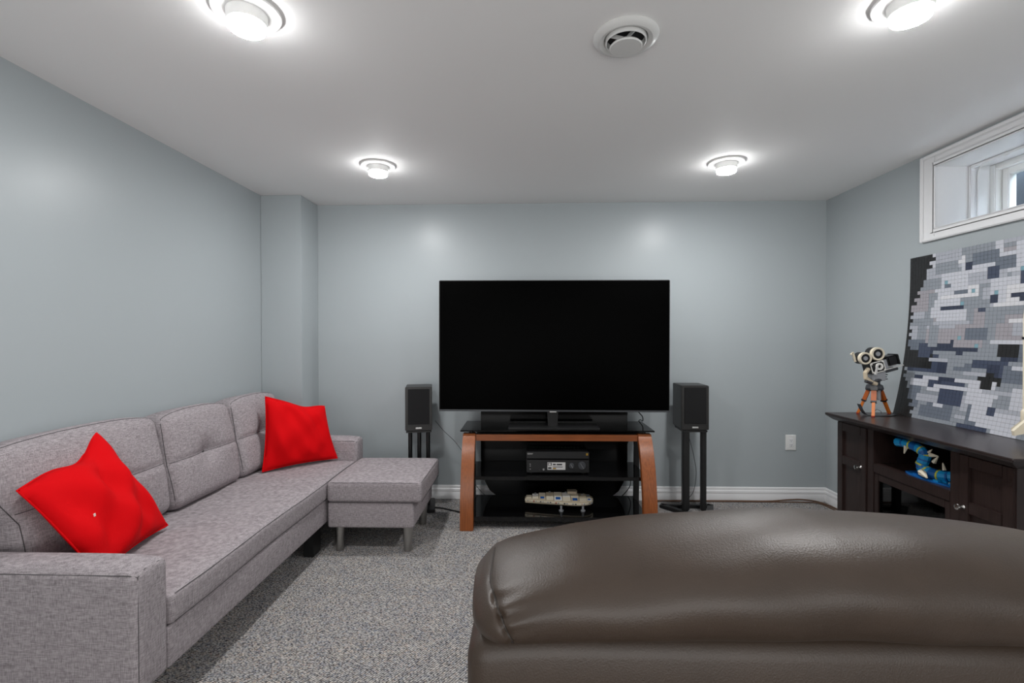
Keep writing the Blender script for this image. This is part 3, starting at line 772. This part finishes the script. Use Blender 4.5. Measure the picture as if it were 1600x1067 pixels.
cpart('bottom_board', (FX + 0.02, BK - 0.008, CY0 + 0.022, CY1 - 0.022, 0.04, 0.062))
cpart('plinth', (FX + 0.01, FX + 0.03, CY0 + 0.022, CY1 - 0.022, 0.0, 0.062))
cpart('shelf', (FX + 0.002, BK - 0.008, 2.219, 2.696, 0.566, 0.588))
cpart('shelf_rail', (FX - 0.001, FX + 0.02, 2.219, 2.696, 0.540, 0.587))
# side doors: stiles, rails, two recessed panels and a knob
def door(y0, y1, knob_y):
    d = cpart('door', (FX + 0.006, FX + 0.012, y0, y1, 0.064, 0.766), bevel=0.0)
    s = 0.045
    for b in ((y0, y0 + s), (y1 - s, y1)): cpart('stile', (FX - 0.006, FX + 0.006, b[0], b[1], 0.064, 0.766), parent=d)
    for z0, z1 in ((0.718, 0.766), (0.520, 0.570), (0.064, 0.12)): cpart('rail', (FX - 0.006, FX + 0.006, y0 + s, y1 - s, z0, z1), parent=d)
    MB().lathe([(0.009, 0.0), (0.006, -0.004), (0.005, -0.014), (0.010, -0.018), (0.0135, -0.024), (0.012, -0.030), (0.0, -0.033)], (FX - 0.006 - CX, knob_y - CYm, 0.541), 20, 'X').build('knob', 'chrome', d)
    return d
door(2.748, 2.994, 2.790)
door(1.930, 2.167, 2.146)
gd = cpart('glass_door', (FX + 0.004, FX + 0.018, 2.221, 2.250, 0.064, 0.538), 'espresso')
for b in ((2.665, 2.694, 0.064, 0.538), (2.250, 2.665, 0.500, 0.538), (2.250, 2.665, 0.064, 0.105)):
    cpart('door_frame', (FX + 0.004, FX + 0.018, *b), 'espresso', gd)
cpart('pane', (FX + 0.009, FX + 0.013, 2.248, 2.667, 0.103, 0.502), 'door_glass', gd, 0)
cpart('inner_shelf', (FX + 0.03, BK - 0.008, 2.219, 2.696, 0.29, 0.308))

# blue brick-built sculpture in the open compartment
bl = thing('brick_sculpture', 'bright blue brick-built sculpture in the open cabinet compartment', 'sculpture', (1.99, 2.36, 0.588))
pl_ = [(-0.075, 0.115), (-0.055, 0.16), (0.02, 0.165), (0.06, 0.10), (0.07, 0.0), (0.06, -0.115), (0.0, -0.13), (-0.05, -0.11), (-0.075, 0.02)]
MB().prism(pl_, 'Z', 0.0, 0.008).build('base_plate', 'azure_dark', bl, bevel=0.001)
for i in range(12):
    a = rnd.uniform(-0.1, 0.13); x = rnd.uniform(-0.06, 0.0)
    MB().obox((x, a, 0.011), (0.008, 0, 0), (0, 0.014, 0), (0, 0, 0.004)).build('base_tile', rnd.choice(['azure', 'azure_dark', 'brick_white', 'azure']), bl, smooth=False)
path = bez((0.02, -0.125, 0.055), (-0.03, -0.02, 0.020), (-0.05, 0.11, 0.015), (-0.03, 0.075, 0.085), 8) + bez((-0.03, 0.075, 0.085), (-0.02, 0.06, 0.125), (-0.03, 0.12, 0.152), (-0.045, 0.235, 0.140), 7)[1:]
for i in range(len(path) - 1):
    p, q = path[i], path[i + 1]
    d = (q - p).normalized(); mid_ = (p + q) / 2
    r = 0.026 if i < 9 else 0.023
    sg = MB().cyl(mid_ - d * 0.016, mid_ + d * 0.016, r * 0.92, r, n=10).build('segment', 'azure' if i % 3 else 'azure_dark', bl, angle=20)
    MB().cyl(p - d * 0.004, p + d * 0.004, r * 1.03, r * 1.03, n=10).build('band', 'yellow_green' if i % 2 else 'azure_dark', sg, angle=20)
for (p, d, s) in (((-0.02, 0.03, 0.085), (0.0, -0.6, 0.8), 0.040), ((-0.02, 0.05, 0.115), (0, -1, 0.1), 0.045), ((-0.02, 0.06, 0.125), (0.0, -0.7, 0.7), 0.028), ((-0.02, -0.03, 0.062), (0, 0.3, 1), 0.035), ((-0.01, -0.09, 0.078), (0, 0.5, 0.9), 0.038), ((-0.01, -0.10, 0.078), (0, -0.3, 0.9), 0.032), ((-0.05, 0.16, 0.135), (0, 0.3, -0.9), 0.045), ((-0.06, 0.05, 0.03), (-0.4, -0.9, -0.1), 0.07)):
    d = Vector(d).normalized(); p = Vector(p)
    MB().cyl(p, p + d * s, s * 0.26, s * 0.06, n=6).build('pale_spike', 'cream_brick', bl, angle=20)

# pixel mosaic board leaning on the wall
mo = thing('mosaic_board', 'large grey and navy pixel mosaic board leaning on the right wall', 'mosaic', (2.25, 2.98, CT))
NX_, NZ_ = 46, 46
PW, PH = 0.940, 0.940
def mcurve(t):      # lean of the board: x offset and height along its length
    x = -0.036 + 0.100 * (1 - (1 - t) ** 2.3)
    return x, t * PH * 0.993
def mpt(a, t, off):
    x0, z0 = mcurve(t); x1, z1 = mcurve(min(1, t + 0.01)); xm, zm = mcurve(max(0, t - 0.01))
    n = Vector((-(z1 - zm), 0, x1 - xm)).normalized()
    return Vector((x0, -a * PW, z0)) + n * off
bk = MB()
bk.sheet(lambda a, t: mpt(a, t, 0.0), 2, 30); bk.sheet(lambda a, t: mpt(a, t, -0.006), 2, 30)
for t0 in range(30):
    for a in (0, 1):
        bk.add([mpt(a, t0 / 30, 0), mpt(a, t0 / 30, -0.006), mpt(a, (t0 + 1) / 30, -0.006), mpt(a, (t0 + 1) / 30, 0)], [(0, 1, 2, 3)])
bk.build('backing_board', 'm_black', mo, angle=60)
r = random.Random(21)
names = ['m_black', 'm_navy', 'm_navy2', 'm_slate', 'm_grey', 'm_light', 'm_pale', 'm_mauve', 'm_white', 'm_teal']
grid = [[0] * NX_ for _ in range(NZ_)]
def rect(i0, i1, j0, j1, c):
    for j in range(max(0, j0), min(NZ_, j1)):
        for i in range(max(0, i0), min(NX_, i1)): grid[j][i] = c
# broad abstract bands of blocks: stepped dark margin, pale top field, dark middle field, pale lower field
def margin(j):
    return 1 + (j * 7 % 5) // 3 + max(0, (j - 30) // 2) + max(0, (12 - j) // 2)
for j in range(NZ_):
    for i in range(NX_):
        if i >= margin(j): grid[j][i] = 4
for k in range(170):
    i, j = r.randrange(-2, NX_), r.randrange(-1, NZ_); w_, h_ = r.randint(3, 11), r.randint(1, 6)
    if j > 24: c = r.choice([4, 5, 5, 6, 6, 7, 5, 6, 8])
    elif j > 19: c = r.choice([3, 4, 5, 7, 5])
    elif j > 9: c = r.choice([1, 1, 2, 0, 0, 1, 3])
    else: c = r.choice([1, 2, 4, 5, 5, 6, 3])
    rect(i, i + w_, j, j + h_, c)
for k in range(16):
    i, j = r.randrange(8, NX_), r.randrange(26, NZ_); rect(i, i + r.randint(2, 7), j, j + r.randint(1, 3), r.choice([1, 2, 3]))
for k in range(26):
    i, j = r.randrange(6, NX_), r.randrange(4, 22); rect(i, i + r.randint(3, 7), j, j + 1, r.choice([5, 6, 4]))
for k in range(12):
    i, j = r.randrange(6, NX_), r.randrange(14, 40); rect(i, i + 1, j, j + 1, 9)
for j in range(NZ_):
    for i in range(margin(j)): grid[j][i] = 0 if (i + j) % 9 else 0
hts = {0: 0.0014, 1: 0.0022, 2: 0.0022, 3: 0.0035, 4: 0.0038, 5: 0.0042, 6: 0.005, 7: 0.004, 8: 0.005, 9: 0.004}
tl = MB(); g = 0.02
for j in range(NZ_):
    for i in range(NX_):
        c = grid[j][i]
        tl.mi = c
        a0, a1, t0, t1 = (i + g) / NX_, (i + 1 - g) / NX_, (j + g) / NZ_, (j + 1 - g) / NZ_
        h_ = hts[c]
        tl.add([mpt(a0, t0, 0), mpt(a1, t0, 0), mpt(a1, t1, 0), mpt(a0, t1, 0), mpt(a0, t0, h_), mpt(a1, t0, h_), mpt(a1, t1, h_), mpt(a0, t1, h_)],
               [(4, 5, 6, 7), (0, 1, 5, 4), (1, 2, 6, 5), (2, 3, 7, 6), (3, 0, 4, 7)])
tag(tl.build('tiles', names, mo, smooth=False, weld=False), kind='stuff')

# ------------------------------------------------------------------ toy film camera on tripod
fc = thing('film_camera_model', 'brick-built vintage film camera on an orange tripod on the cabinet', 'toy camera', (2.065, 2.925, CT))
hub = Vector((0.0, 0.0, 0.165))
for (x, y) in ((-0.058, 0.055), (-0.060, -0.075), (0.120, 0.045)):
    f0 = Vector((x, y, 0.0)); tpv = hub + Vector((x * 0.28, y * 0.28, 0))
    m_ = f0.lerp(tpv, 0.55)
    lg = MB().bar(f0 + Vector((0, 0, 0.004)), m_, 0.016, 0.014).build('tripod_leg', 'orange_wood', fc, bevel=0.001)
    MB().bar(m_ - (tpv - f0) * 0.05, tpv, 0.026, 0.020).build('leg_upper', 'orange_dark', lg, bevel=0.001)
    MB().bar(m_ - (tpv - f0) * 0.07, m_ - (tpv - f0) * 0.015, 0.029, 0.024).build('leg_clamp', 'brick_black', lg, bevel=0.001)
    MB().bar(tpv - (tpv - f0) * 0.12, tpv + (tpv - f0) * 0.02, 0.034, 0.030).build('leg_hinge', 'brick_black', lg, bevel=0.002)
    MB().cyl(f0, f0 + Vector((0, 0, 0.008)), 0.009, n=12).build('leg_tip', 'rusty_red', lg)
MB().lathe([(0.040, 0.150), (0.045, 0.160), (0.040, 0.178), (0.028, 0.185), (0.028, 0.200), (0.036, 0.205), (0.036, 0.215), (0.022, 0.222), (0.022, 0.245)], n=20).build('pan_head', 'brick_dark', fc, angle=25)
MB().box(-0.030, 0.045, -0.03, 0.03, 0.205, 0.262).build('gear_housing', 'brick_grey', fc, bevel=0.003)
for i, z in enumerate((0.212, 0.225, 0.238, 0.251)):
    MB().box(0.045, 0.062 - 0.004 * (i % 2), -0.02, 0.02, z, z + 0.006).build('gear_tooth', 'brick_dark', fc)
MB().tube([(-0.05, -0.02, 0.275), (-0.075, -0.03, 0.25), (-0.072, -0.03, 0.222), (-0.04, -0.03, 0.198), (-0.01, -0.03, 0.186)], 0.012, 10).build('pan_arm', 'tan_brick', fc)
MB().cyl((-0.072, -0.03, 0.205), (-0.035, -0.03, 0.196), 0.012, n=12).build('arm_grip', 'brick_dark', fc)
# tilted upper part
tl_ = 0.27
def up(x, z): return Vector((x * cos(tl_) - z * sin(tl_), 0, x * sin(tl_) + z * cos(tl_))) + Vector((-0.005, 0, 0.285))
def ub(name, x0, x1, y0, y1, z0, z1, m, parent=fc, bevel=0.002):
    c = up((x0 + x1) / 2, (z0 + z1) / 2) + Vector((0, (y0 + y1) / 2, 0))
    ex = (up(1, 0) - up(0, 0)) * (x1 - x0) / 2; ez = (up(0, 1) - up(0, 0)) * (z1 - z0) / 2
    return MB().obox(c, ex, (0, (y1 - y0) / 2, 0), ez).build(name, m, parent, bevel=bevel)
body = ub('body', -0.042, 0.042, -0.035, 0.035, -0.032, 0.036, 'brick_black')
for (x0, x1, z0, z1) in ((-0.040, 0.040, -0.030, -0.026), (-0.040, 0.040, 0.030, 0.034), (-0.040, -0.036, -0.03, 0.034), (0.036, 0.040, -0.03, 0.034)):
    ub('side_trim', x0, x1, -0.038, -0.034, z0, z1, 'brick_white', body, 0.0)
pc = up(0.006, 0.004)
MB().lathe([(0.010, -0.044), (0.021, -0.044), (0.021, -0.036), (0.010, -0.036), (0.010, -0.044)], (pc.x, 0, pc.z), 24, 'Y', cap=False).build('crank_ring', 'brick_white', fc, angle=30)
MB().bar((pc.x - 0.016, -0.046, pc.z + 0.006), (pc.x - 0.026, -0.046, pc.z - 0.048), 0.010, 0.006, up=(0, 1, 0)).build('crank_handle', 'label_silver', fc)
for x, z in ((-0.032, 0.026), (0.032, 0.026), (-0.032, -0.022), (0.032, -0.022)):
    q = up(x, z); MB().cyl((q.x, -0.034, q.z), (q.x, -0.040, q.z), 0.004, n=10).build('stud', 'brick_white', body)
ub('lens_mount', 0.042, 0.066, -0.026, 0.026, -0.024, 0.030, 'brick_grey')
ub('matte_box', 0.066, 0.122, -0.036, 0.036, -0.012, 0.044, 'brick_black', bevel=0.008)
ub('matte_box_lip', 0.120, 0.130, -0.040, 0.040, -0.016, 0.046, 'brick_black', bevel=0.003)
ub('matte_opening', 0.1295, 0.131, -0.026, 0.026, -0.004, 0.034, 'dark_void')
ub('lens_rail', 0.040, 0.150, -0.030, -0.024, -0.030, -0.025, 'label_silver', bevel=0.0)
ub('lens_rail', 0.040, 0.150, 0.024, 0.030, -0.030, -0.025, 'label_silver', bevel=0.0)
ub('under_tray', 0.030, 0.120, -0.024, 0.024, -0.048, -0.032, 'brick_dark', bevel=0.003)
for x, z, rr in ((-0.050, 0.068, 0.036), (0.026, 0.074, 0.039)):
    q = up(x, z)
    rl = MB().lathe([(rr * 0.72, -0.030), (rr * 0.98, -0.030), (rr, -0.026), (rr, -0.012), (rr * 0.72, -0.012), (rr * 0.72, -0.030)], (q.x, 0, q.z), 28, 'Y', cap=False).build('film_reel', 'cream_brick', fc, angle=30)
    MB().lathe([(0.0, -0.026), (rr * 0.74, -0.026), (rr * 0.74, -0.010), (rr * 0.98, -0.009), (rr * 0.98, 0.030), (0.0, 0.030)], (q.x, 0, q.z), 28, 'Y').build('reel_core', 'brick_black', rl, angle=30)
    MB().lathe([(0.0, -0.031), (rr * 0.34, -0.031), (rr * 0.36, -0.026)], (q.x, 0, q.z), 8, 'Y').build('reel_hub', 'brick_grey', rl, angle=20)
MB().bar((-0.122, 0.01, 0.372), (-0.104, 0.01, 0.315), 0.011, 0.010, up=(0, 1, 0)).build('numeral_one', 'cream_brick', fc, bevel=0.001)
MB().bar((-0.133, 0.01, 0.357), (-0.119, 0.01, 0.369), 0.008, 0.010, up=(0, 1, 0)).build('numeral_flag', 'cream_brick', fc, bevel=0.001)
fs_ = []
for i in range(25):
    a = i / 24
    fs_.append((Vector((-0.085 + 0.21 * a, -0.01 - 0.055 * sin(pi * a), 0.003 + 0.06 * max(0, 1 - a * 7) ** 2)), Vector((-0.085 + 0.21 * a, 0.025 - 0.055 * sin(pi * a), 0.003 + 0.06 * max(0, 1 - a * 7) ** 2))))
mb = MB()
for k, off in enumerate((0.0, 0.0016)):
    mb.add([p + Vector((0, 0, off)) for pr in fs_ for p in pr], [(2 * i, 2 * i + 1, 2 * i + 3, 2 * i + 2) for i in range(24)])
n_ = 2 * 25
mb.f += [(2 * i, 2 * i + 2, n_ + 2 * i + 2, n_ + 2 * i) for i in range(24)] + [(2 * i + 1, n_ + 2 * i + 1, n_ + 2 * i + 3, 2 * i + 3) for i in range(24)]
mb.m += [0] * 48
mb.build('film_strip', 'brick_dark', fc, angle=40)
MB().tube([(0.01, 0.03, 0.004), (0.035, 0.03, 0.030), (0.06, 0.03, 0.018), (0.062, 0.03, 0.004)], 0.0012, 6).build('film_clip_wire', 'brick_black', fc)
MB().cyl((0.01, -0.01, 0.155), (0.02, -0.01, 0.09), 0.016, 0.010, n=12).build('counterweight', 'brick_grey', fc)

# ------------------------------------------------------------------ toy space shuttle standing at the picture edge
sh = thing('shuttle_model', 'tall cream brick-built space shuttle model standing on its tail', 'toy rocket', (2.135, 2.05, CT), pi / 2)
mb = MB()
prof_ = [(0.030, 0.060), (0.050, 0.062), (0.050, 0.54), (0.047, 0.595), (0.039, 0.650), (0.027, 0.692), (0.010, 0.710)]
def hexsec(w, z):
    return [(-w, -w * 0.7, z), (-w * 0.7, -w, z), (w * 0.7, -w, z), (w, -w * 0.7, z), (w, w * 0.8, z), (-w, w * 0.8, z)]
vs = [v for w_, z in prof_ for v in hexsec(w_, z)]
fs = [(k * 6 + i, k * 6 + (i + 1) % 6, (k + 1) * 6 + (i + 1) % 6, (k + 1) * 6 + i) for k in range(len(prof_) - 1) for i in range(6)] + [(5, 4, 3, 2, 1, 0), tuple((len(prof_) - 1) * 6 + i for i in range(6))]
mb.add(vs, fs).build('fuselage', 'cream_brick', sh, angle=20)
MB().box(-0.0545, -0.050, -0.034, 0.022, 0.10, 0.25).build('black_panel', 'brick_black', sh)
MB().box(-0.0545, -0.050, -0.034, 0.012, 0.33, 0.46).build('black_panel', 'brick_black', sh)
MB().box(-0.052, 0.052, -0.052, 0.043, 0.452, 0.462).build('joint_band', 'brick_black', sh)
for sx in (-1, 1):
    wg = MB().prism([(sx * 0.048, 0.21), (sx * 0.048, 0.052), (sx * 0.128, 0.040), (sx * 0.131, 0.062), (sx * 0.085, 0.105)], 'Y', -0.008, 0.008).build('wing', 'cream_brick', sh, smooth=False)
    for i in range(10):
        MB().cyl((sx * 0.049, 0.03, 0.13 + i * 0.016), (sx * 0.054, 0.03, 0.13 + i * 0.016), 0.004, n=8).build('stud', 'tan_brick', sh)
    MB().rbox((sx * 0.040, 0.03, 0.115), (0.018, 0.020, 0.045), 0.016, (2, 2, 4)).build('engine_pod', 'cream_brick', sh)
    MB().tube([(sx * 0.040, 0.036, 0.60), (sx * 0.024, 0.022, 0.695)], 0.004, 6).build('nose_edge', 'brick_black', sh)
MB().prism([(0.038, 0.075), (0.125, 0.055), (0.130, 0.075), (0.060, 0.135), (0.038, 0.19)], 'X', -0.006, 0.006).build('tail_fin', 'cream_brick', sh, smooth=False)
MB().box(-0.052, 0.052, -0.046, 0.046, 0.046, 0.064).build('engine_plate', 'brick_grey', sh, bevel=0.001)
for x, y in ((-0.028, -0.014), (0.028, -0.014), (0.0, 0.026)):
    MB().lathe([(0.009, 0.046), (0.010, 0.034), (0.015, 0.014), (0.019, 0.0), (0.015, 0.0)], (x, y, 0), 20).build('engine_nozzle', 'label_silver', sh)

# ------------------------------------------------------------------ outlet, cords
ol = thing('wall_outlet', 'white duplex electrical outlet on the back wall', 'outlet', (2.061, YB, 0.457))
pt_ = MB().rbox((0, -0.003, 0), (0.040, 0.004, 0.060), 0.003, (4, 2, 4)).build('cover_plate', 'white_plastic', ol)
MB().rbox((0, -0.0075, 0), (0.017, 0.002, 0.034), 0.0015, (3, 1, 3)).build('receptacle', 'white_gloss', ol)
for z in (-0.018, 0.018):
    for x in (-0.006, 0.006): MB().box(x - 0.001, x + 0.001, -0.0099, -0.0085, z - 0.003, z + 0.006).build('slot', 'dark_void', ol)
    MB().cyl((0, -0.0099, z - 0.010), (0, -0.0085, z - 0.010), 0.0024, n=10).build('ground_hole', 'dark_void', ol)

def cord(name, pts, r_, m, label, cat='cord'):
    # Catmull-Rom through points
    P = [Vector(p) for p in pts]; out = []
    for i in range(len(P) - 1):
        a, b, c, d = P[max(i - 1, 0)], P[i], P[i + 1], P[min(i + 2, len(P) - 1)]
        for k in range(10):
            t = k / 10
            out.append(0.5 * ((2 * b) + (c - a) * t + (2 * a - 5 * b + 4 * c - d) * t * t + (3 * b - a - 3 * c + d) * t ** 3))
    out.append(P[-1])
    base = out[0].copy()
    o = MB().tube([q - base for q in out], r_, 8).build(name, m, loc=base, angle=80)
    return tag(o, label, cat)
cord('power_cord', [(0.95, 3.79, 0.006), (1.25, 3.795, 0.006), (1.60, 3.797, 0.006), (1.88, 3.797, 0.006), (2.02, 3.798, 0.016), (2.12, 3.798, 0.020), (2.22, 3.790, 0.012), (2.275, 3.74, 0.006), (2.30, 3.60, 0.006), (2.308, 3.30, 0.006), (2.30, 3.05, 0.006)], 0.0055, 'brown_cord', 'brown power cord lying along the baseboard to the cabinet')
cord('power_cord', [(0.98, 3.778, 0.005), (1.40, 3.784, 0.005), (1.80, 3.784, 0.005), (2.10, 3.780, 0.005), (2.22, 3.772, 0.005), (2.26, 3.70, 0.005), (2.285, 3.40, 0.005)], 0.0045, 'brown_cord', 'lower thin brown cord on the carpet beside the back baseboard')
cord('speaker_wire', [(-0.700, 3.70, 0.64), (-0.64, 3.72, 0.56), (-0.56, 3.73, 0.48), (-0.50, 3.74, 0.40), (-0.46, 3.74, 0.35), (-0.43, 3.74, 0.20), (-0.36, 3.745, 0.09), (-0.28, 3.75, 0.02)], 0.0022, 'brick_dark', 'thin dark speaker wire slanting down from the speaker beside the sofa')
cord('floor_cable', [(-0.69, 3.60, 0.006), (-0.62, 3.58, 0.006), (-0.53, 3.53, 0.006), (-0.46, 3.50, 0.006), (-0.38, 3.53, 0.006), (-0.30, 3.60, 0.006)], 0.006, 'black_plastic', 'black cable on the carpet between the ottoman and the television stand')
cord('speaker_wire', [(1.20, 3.705, 0.66), (1.215, 3.70, 0.60), (1.235, 3.70, 0.52), (1.262, 3.70, 0.42), (1.285, 3.71, 0.32), (1.30, 3.73, 0.22), (1.28, 3.75, 0.08), (1.20, 3.765, 0.008), (1.05, 3.77, 0.006)], 0.0022, 'brick_dark', 'thin dark speaker wire hanging behind the right speaker stand')
cord('television_cable', [(0.79, 3.50, 0.80), (0.815, 3.53, 0.74), (0.850, 3.56, 0.70), (0.862, 3.60, 0.66), (0.868, 3.725, 0.645), (0.835, 3.735, 0.58), (0.78, 3.735, 0.47), (0.745, 3.73, 0.40), (0.72, 3.72, 0.36), (0.76, 3.72, 0.30), (0.80, 3.73, 0.15), (0.72, 3.735, 0.04)], 0.0035, 'black_plastic', 'black cable dropping from the television behind the right wooden leg')

# ------------------------------------------------------------------ brown leather loveseat, seen from behind
ch = thing('leather_loveseat', 'brown leather loveseat in the foreground seen from behind', 'sofa', (0.50, 1.25, 0))
LX0, LX1 = -0.100, 1.19
xc, hl = (LX0 + LX1) / 2, (LX1 - LX0) / 2
TOPS = [(0.0, 0.806), (0.012, 0.822), (0.03, 0.836), (0.05, 0.847), (0.10, 0.866), (0.20, 0.895), (0.30, 0.909), (0.40, 0.919), (0.52, 0.928), (0.70, 0.933)]
def top_z(d):
    for (a, za), (b, zb) in zip(TOPS, TOPS[1:]):
        if d <= b:
            t = (d - a) / (b - a)
            return za + (zb - za) * t
    return TOPS[-1][1]
def seam_d(th):
    return 0.034 + 0.042 * min(1.0, max(0.0, (th - 2.1) / 1.4))
def roll(s, th):
    """s in -1..1 along the roll, th round the section (pi/2 up, pi towards the viewer)"""
    a = min(abs(s), 1.0)
    d = (1 - a) * hl
    tz = (top_z(max(0, d - 0.012)) + top_z(d) + top_z(d + 0.012) + top_z(d + 0.03)) / 4
    if a >= 1.0: tz -= 0.004
    bz = 0.730
    k = min(1.0, (0.35 + 0.65 * sqrt(min(1, d / 0.07) * (2 - min(1, d / 0.07)))))
    ry = 0.158 * k
    rz = (tz - bz) / 2 * (0.55 + 0.45 * k)
    cy, cz = 0.950, tz - rz
    e = 2.0 / 2.12
    cth, sth = cos(th), sin(th)
    y = cy + ry * math.copysign(abs(cth) ** e, cth)
    z = cz + rz * math.copysign(abs(sth) ** e, sth)
    x = xc + math.copysign(hl * a, s)
    if s < 0:       # leather gathered where the end cap is sewn on
        sd_ = seam_d(th)
        win_ = exp(-((th - 2.75) / 0.55) ** 2)
        g = exp(-max(0.0, d - sd_) / 0.030) * (1 if d > sd_ else exp(-((d - sd_) / 0.006) ** 2))
        y += 0.0095 * g * win_ * (0.5 + 0.5 * cos(15.0 * th + 18 * d))
        z -= 0.004 * g * win_ * (0.5 + 0.5 * cos(15.0 * th + 18 * d))
        y += 0.006 * exp(-((d - sd_) / 0.006) ** 2)
    y += (0.003 * sin(5 * s + 2 * th) + 0.0015 * sin(17 * s - 3 * th)) * k
    z += 0.001 * sin(13 * s + 2 * th) * k
    return Vector((x - 0.50, y - 1.25, z))
NS, NT = 220, 120
ss = []
for i in range(NS + 1):
    t = -1 + 2 * i / NS
    ss.append(math.copysign(1 - (1 - abs(t)) ** 2.2, t))
mb = MB()
vs = [roll(s_, 2 * pi * j / NT) for s_ in ss for j in range(NT)]
fs = [(i * NT + j, i * NT + (j + 1) % NT, (i + 1) * NT + (j + 1) % NT, (i + 1) * NT + j) for i in range(NS) for j in range(NT)] + [tuple(range(NT)), tuple(NS * NT + j for j in range(NT - 1, -1, -1))]
mb.add(vs, fs).build('back_roll', 'leather', ch, angle=80)
for sgn in (-1, 1):
    MB().tube([roll(sgn * (1 - seam_d(1.2 + 2.9 * j / 60) / hl), 1.2 + 2.9 * j / 60) for j in range(61)], 0.0022, 6).build('seam', 'leather_seam', ch)
def bfn(x, y, z, u, v, w):
    if v < 0: y -= 0.010 * (1 - u ** 4) * (1 - w * w) + 0.012 * (1 - w) + 0.004 * sin(16 * x + 12 * z) * max(0, u + 0.2)
    if w > 0: z -= 0.02 * abs(u) ** 8
    return (x, y, z)
bp_ = MB().rbox((xc - 0.50, 0.985 - 1.25, 0.405), (hl + 0.010, 0.130, 0.345), 0.04, (40, 4, 16), bfn).build('back_panel', 'leather', ch, angle=80)
for dx in (0.016, 0.024):
    MB().tube([(xc - hl + dx - 0.50, 0.985 - 1.25 - 0.1235 - 0.004, 0.12 + 0.58 * j / 20) for j in range(21)], 0.0013, 5).build('seam', 'leather_seam', bp_)
MB().rbox((xc - 0.50, 1.33 - 1.25, 0.19), (hl - 0.02, 0.32, 0.13), 0.03, (10, 8, 3)).build('seat_base', 'leather', ch, angle=60)
for k in (0, 1):
    MB().rbox((xc - 0.50 + (k - 0.5) * 0.50, 1.36 - 1.25, 0.385), (0.247, 0.295, 0.070), 0.05, (8, 8, 3)).build('seat_cushion', 'leather', ch, angle=60)
    sg = -1 if k == 0 else 1
    MB().rbox((xc - 0.50 + sg * (hl - 0.075), 1.32 - 1.25, 0.285), (0.065, 0.29, 0.215), 0.045, (4, 8, 6)).build('arm', 'leather', ch, angle=60)
for x in (LX0 + 0.08, LX1 - 0.08):
    for y in (0.88, 1.58): MB().cyl((x - 0.50, y - 1.25, 0), (x - 0.50, y - 1.25, 0.065), 0.022, 0.028, n=14).build('foot', 'black_plastic', ch)
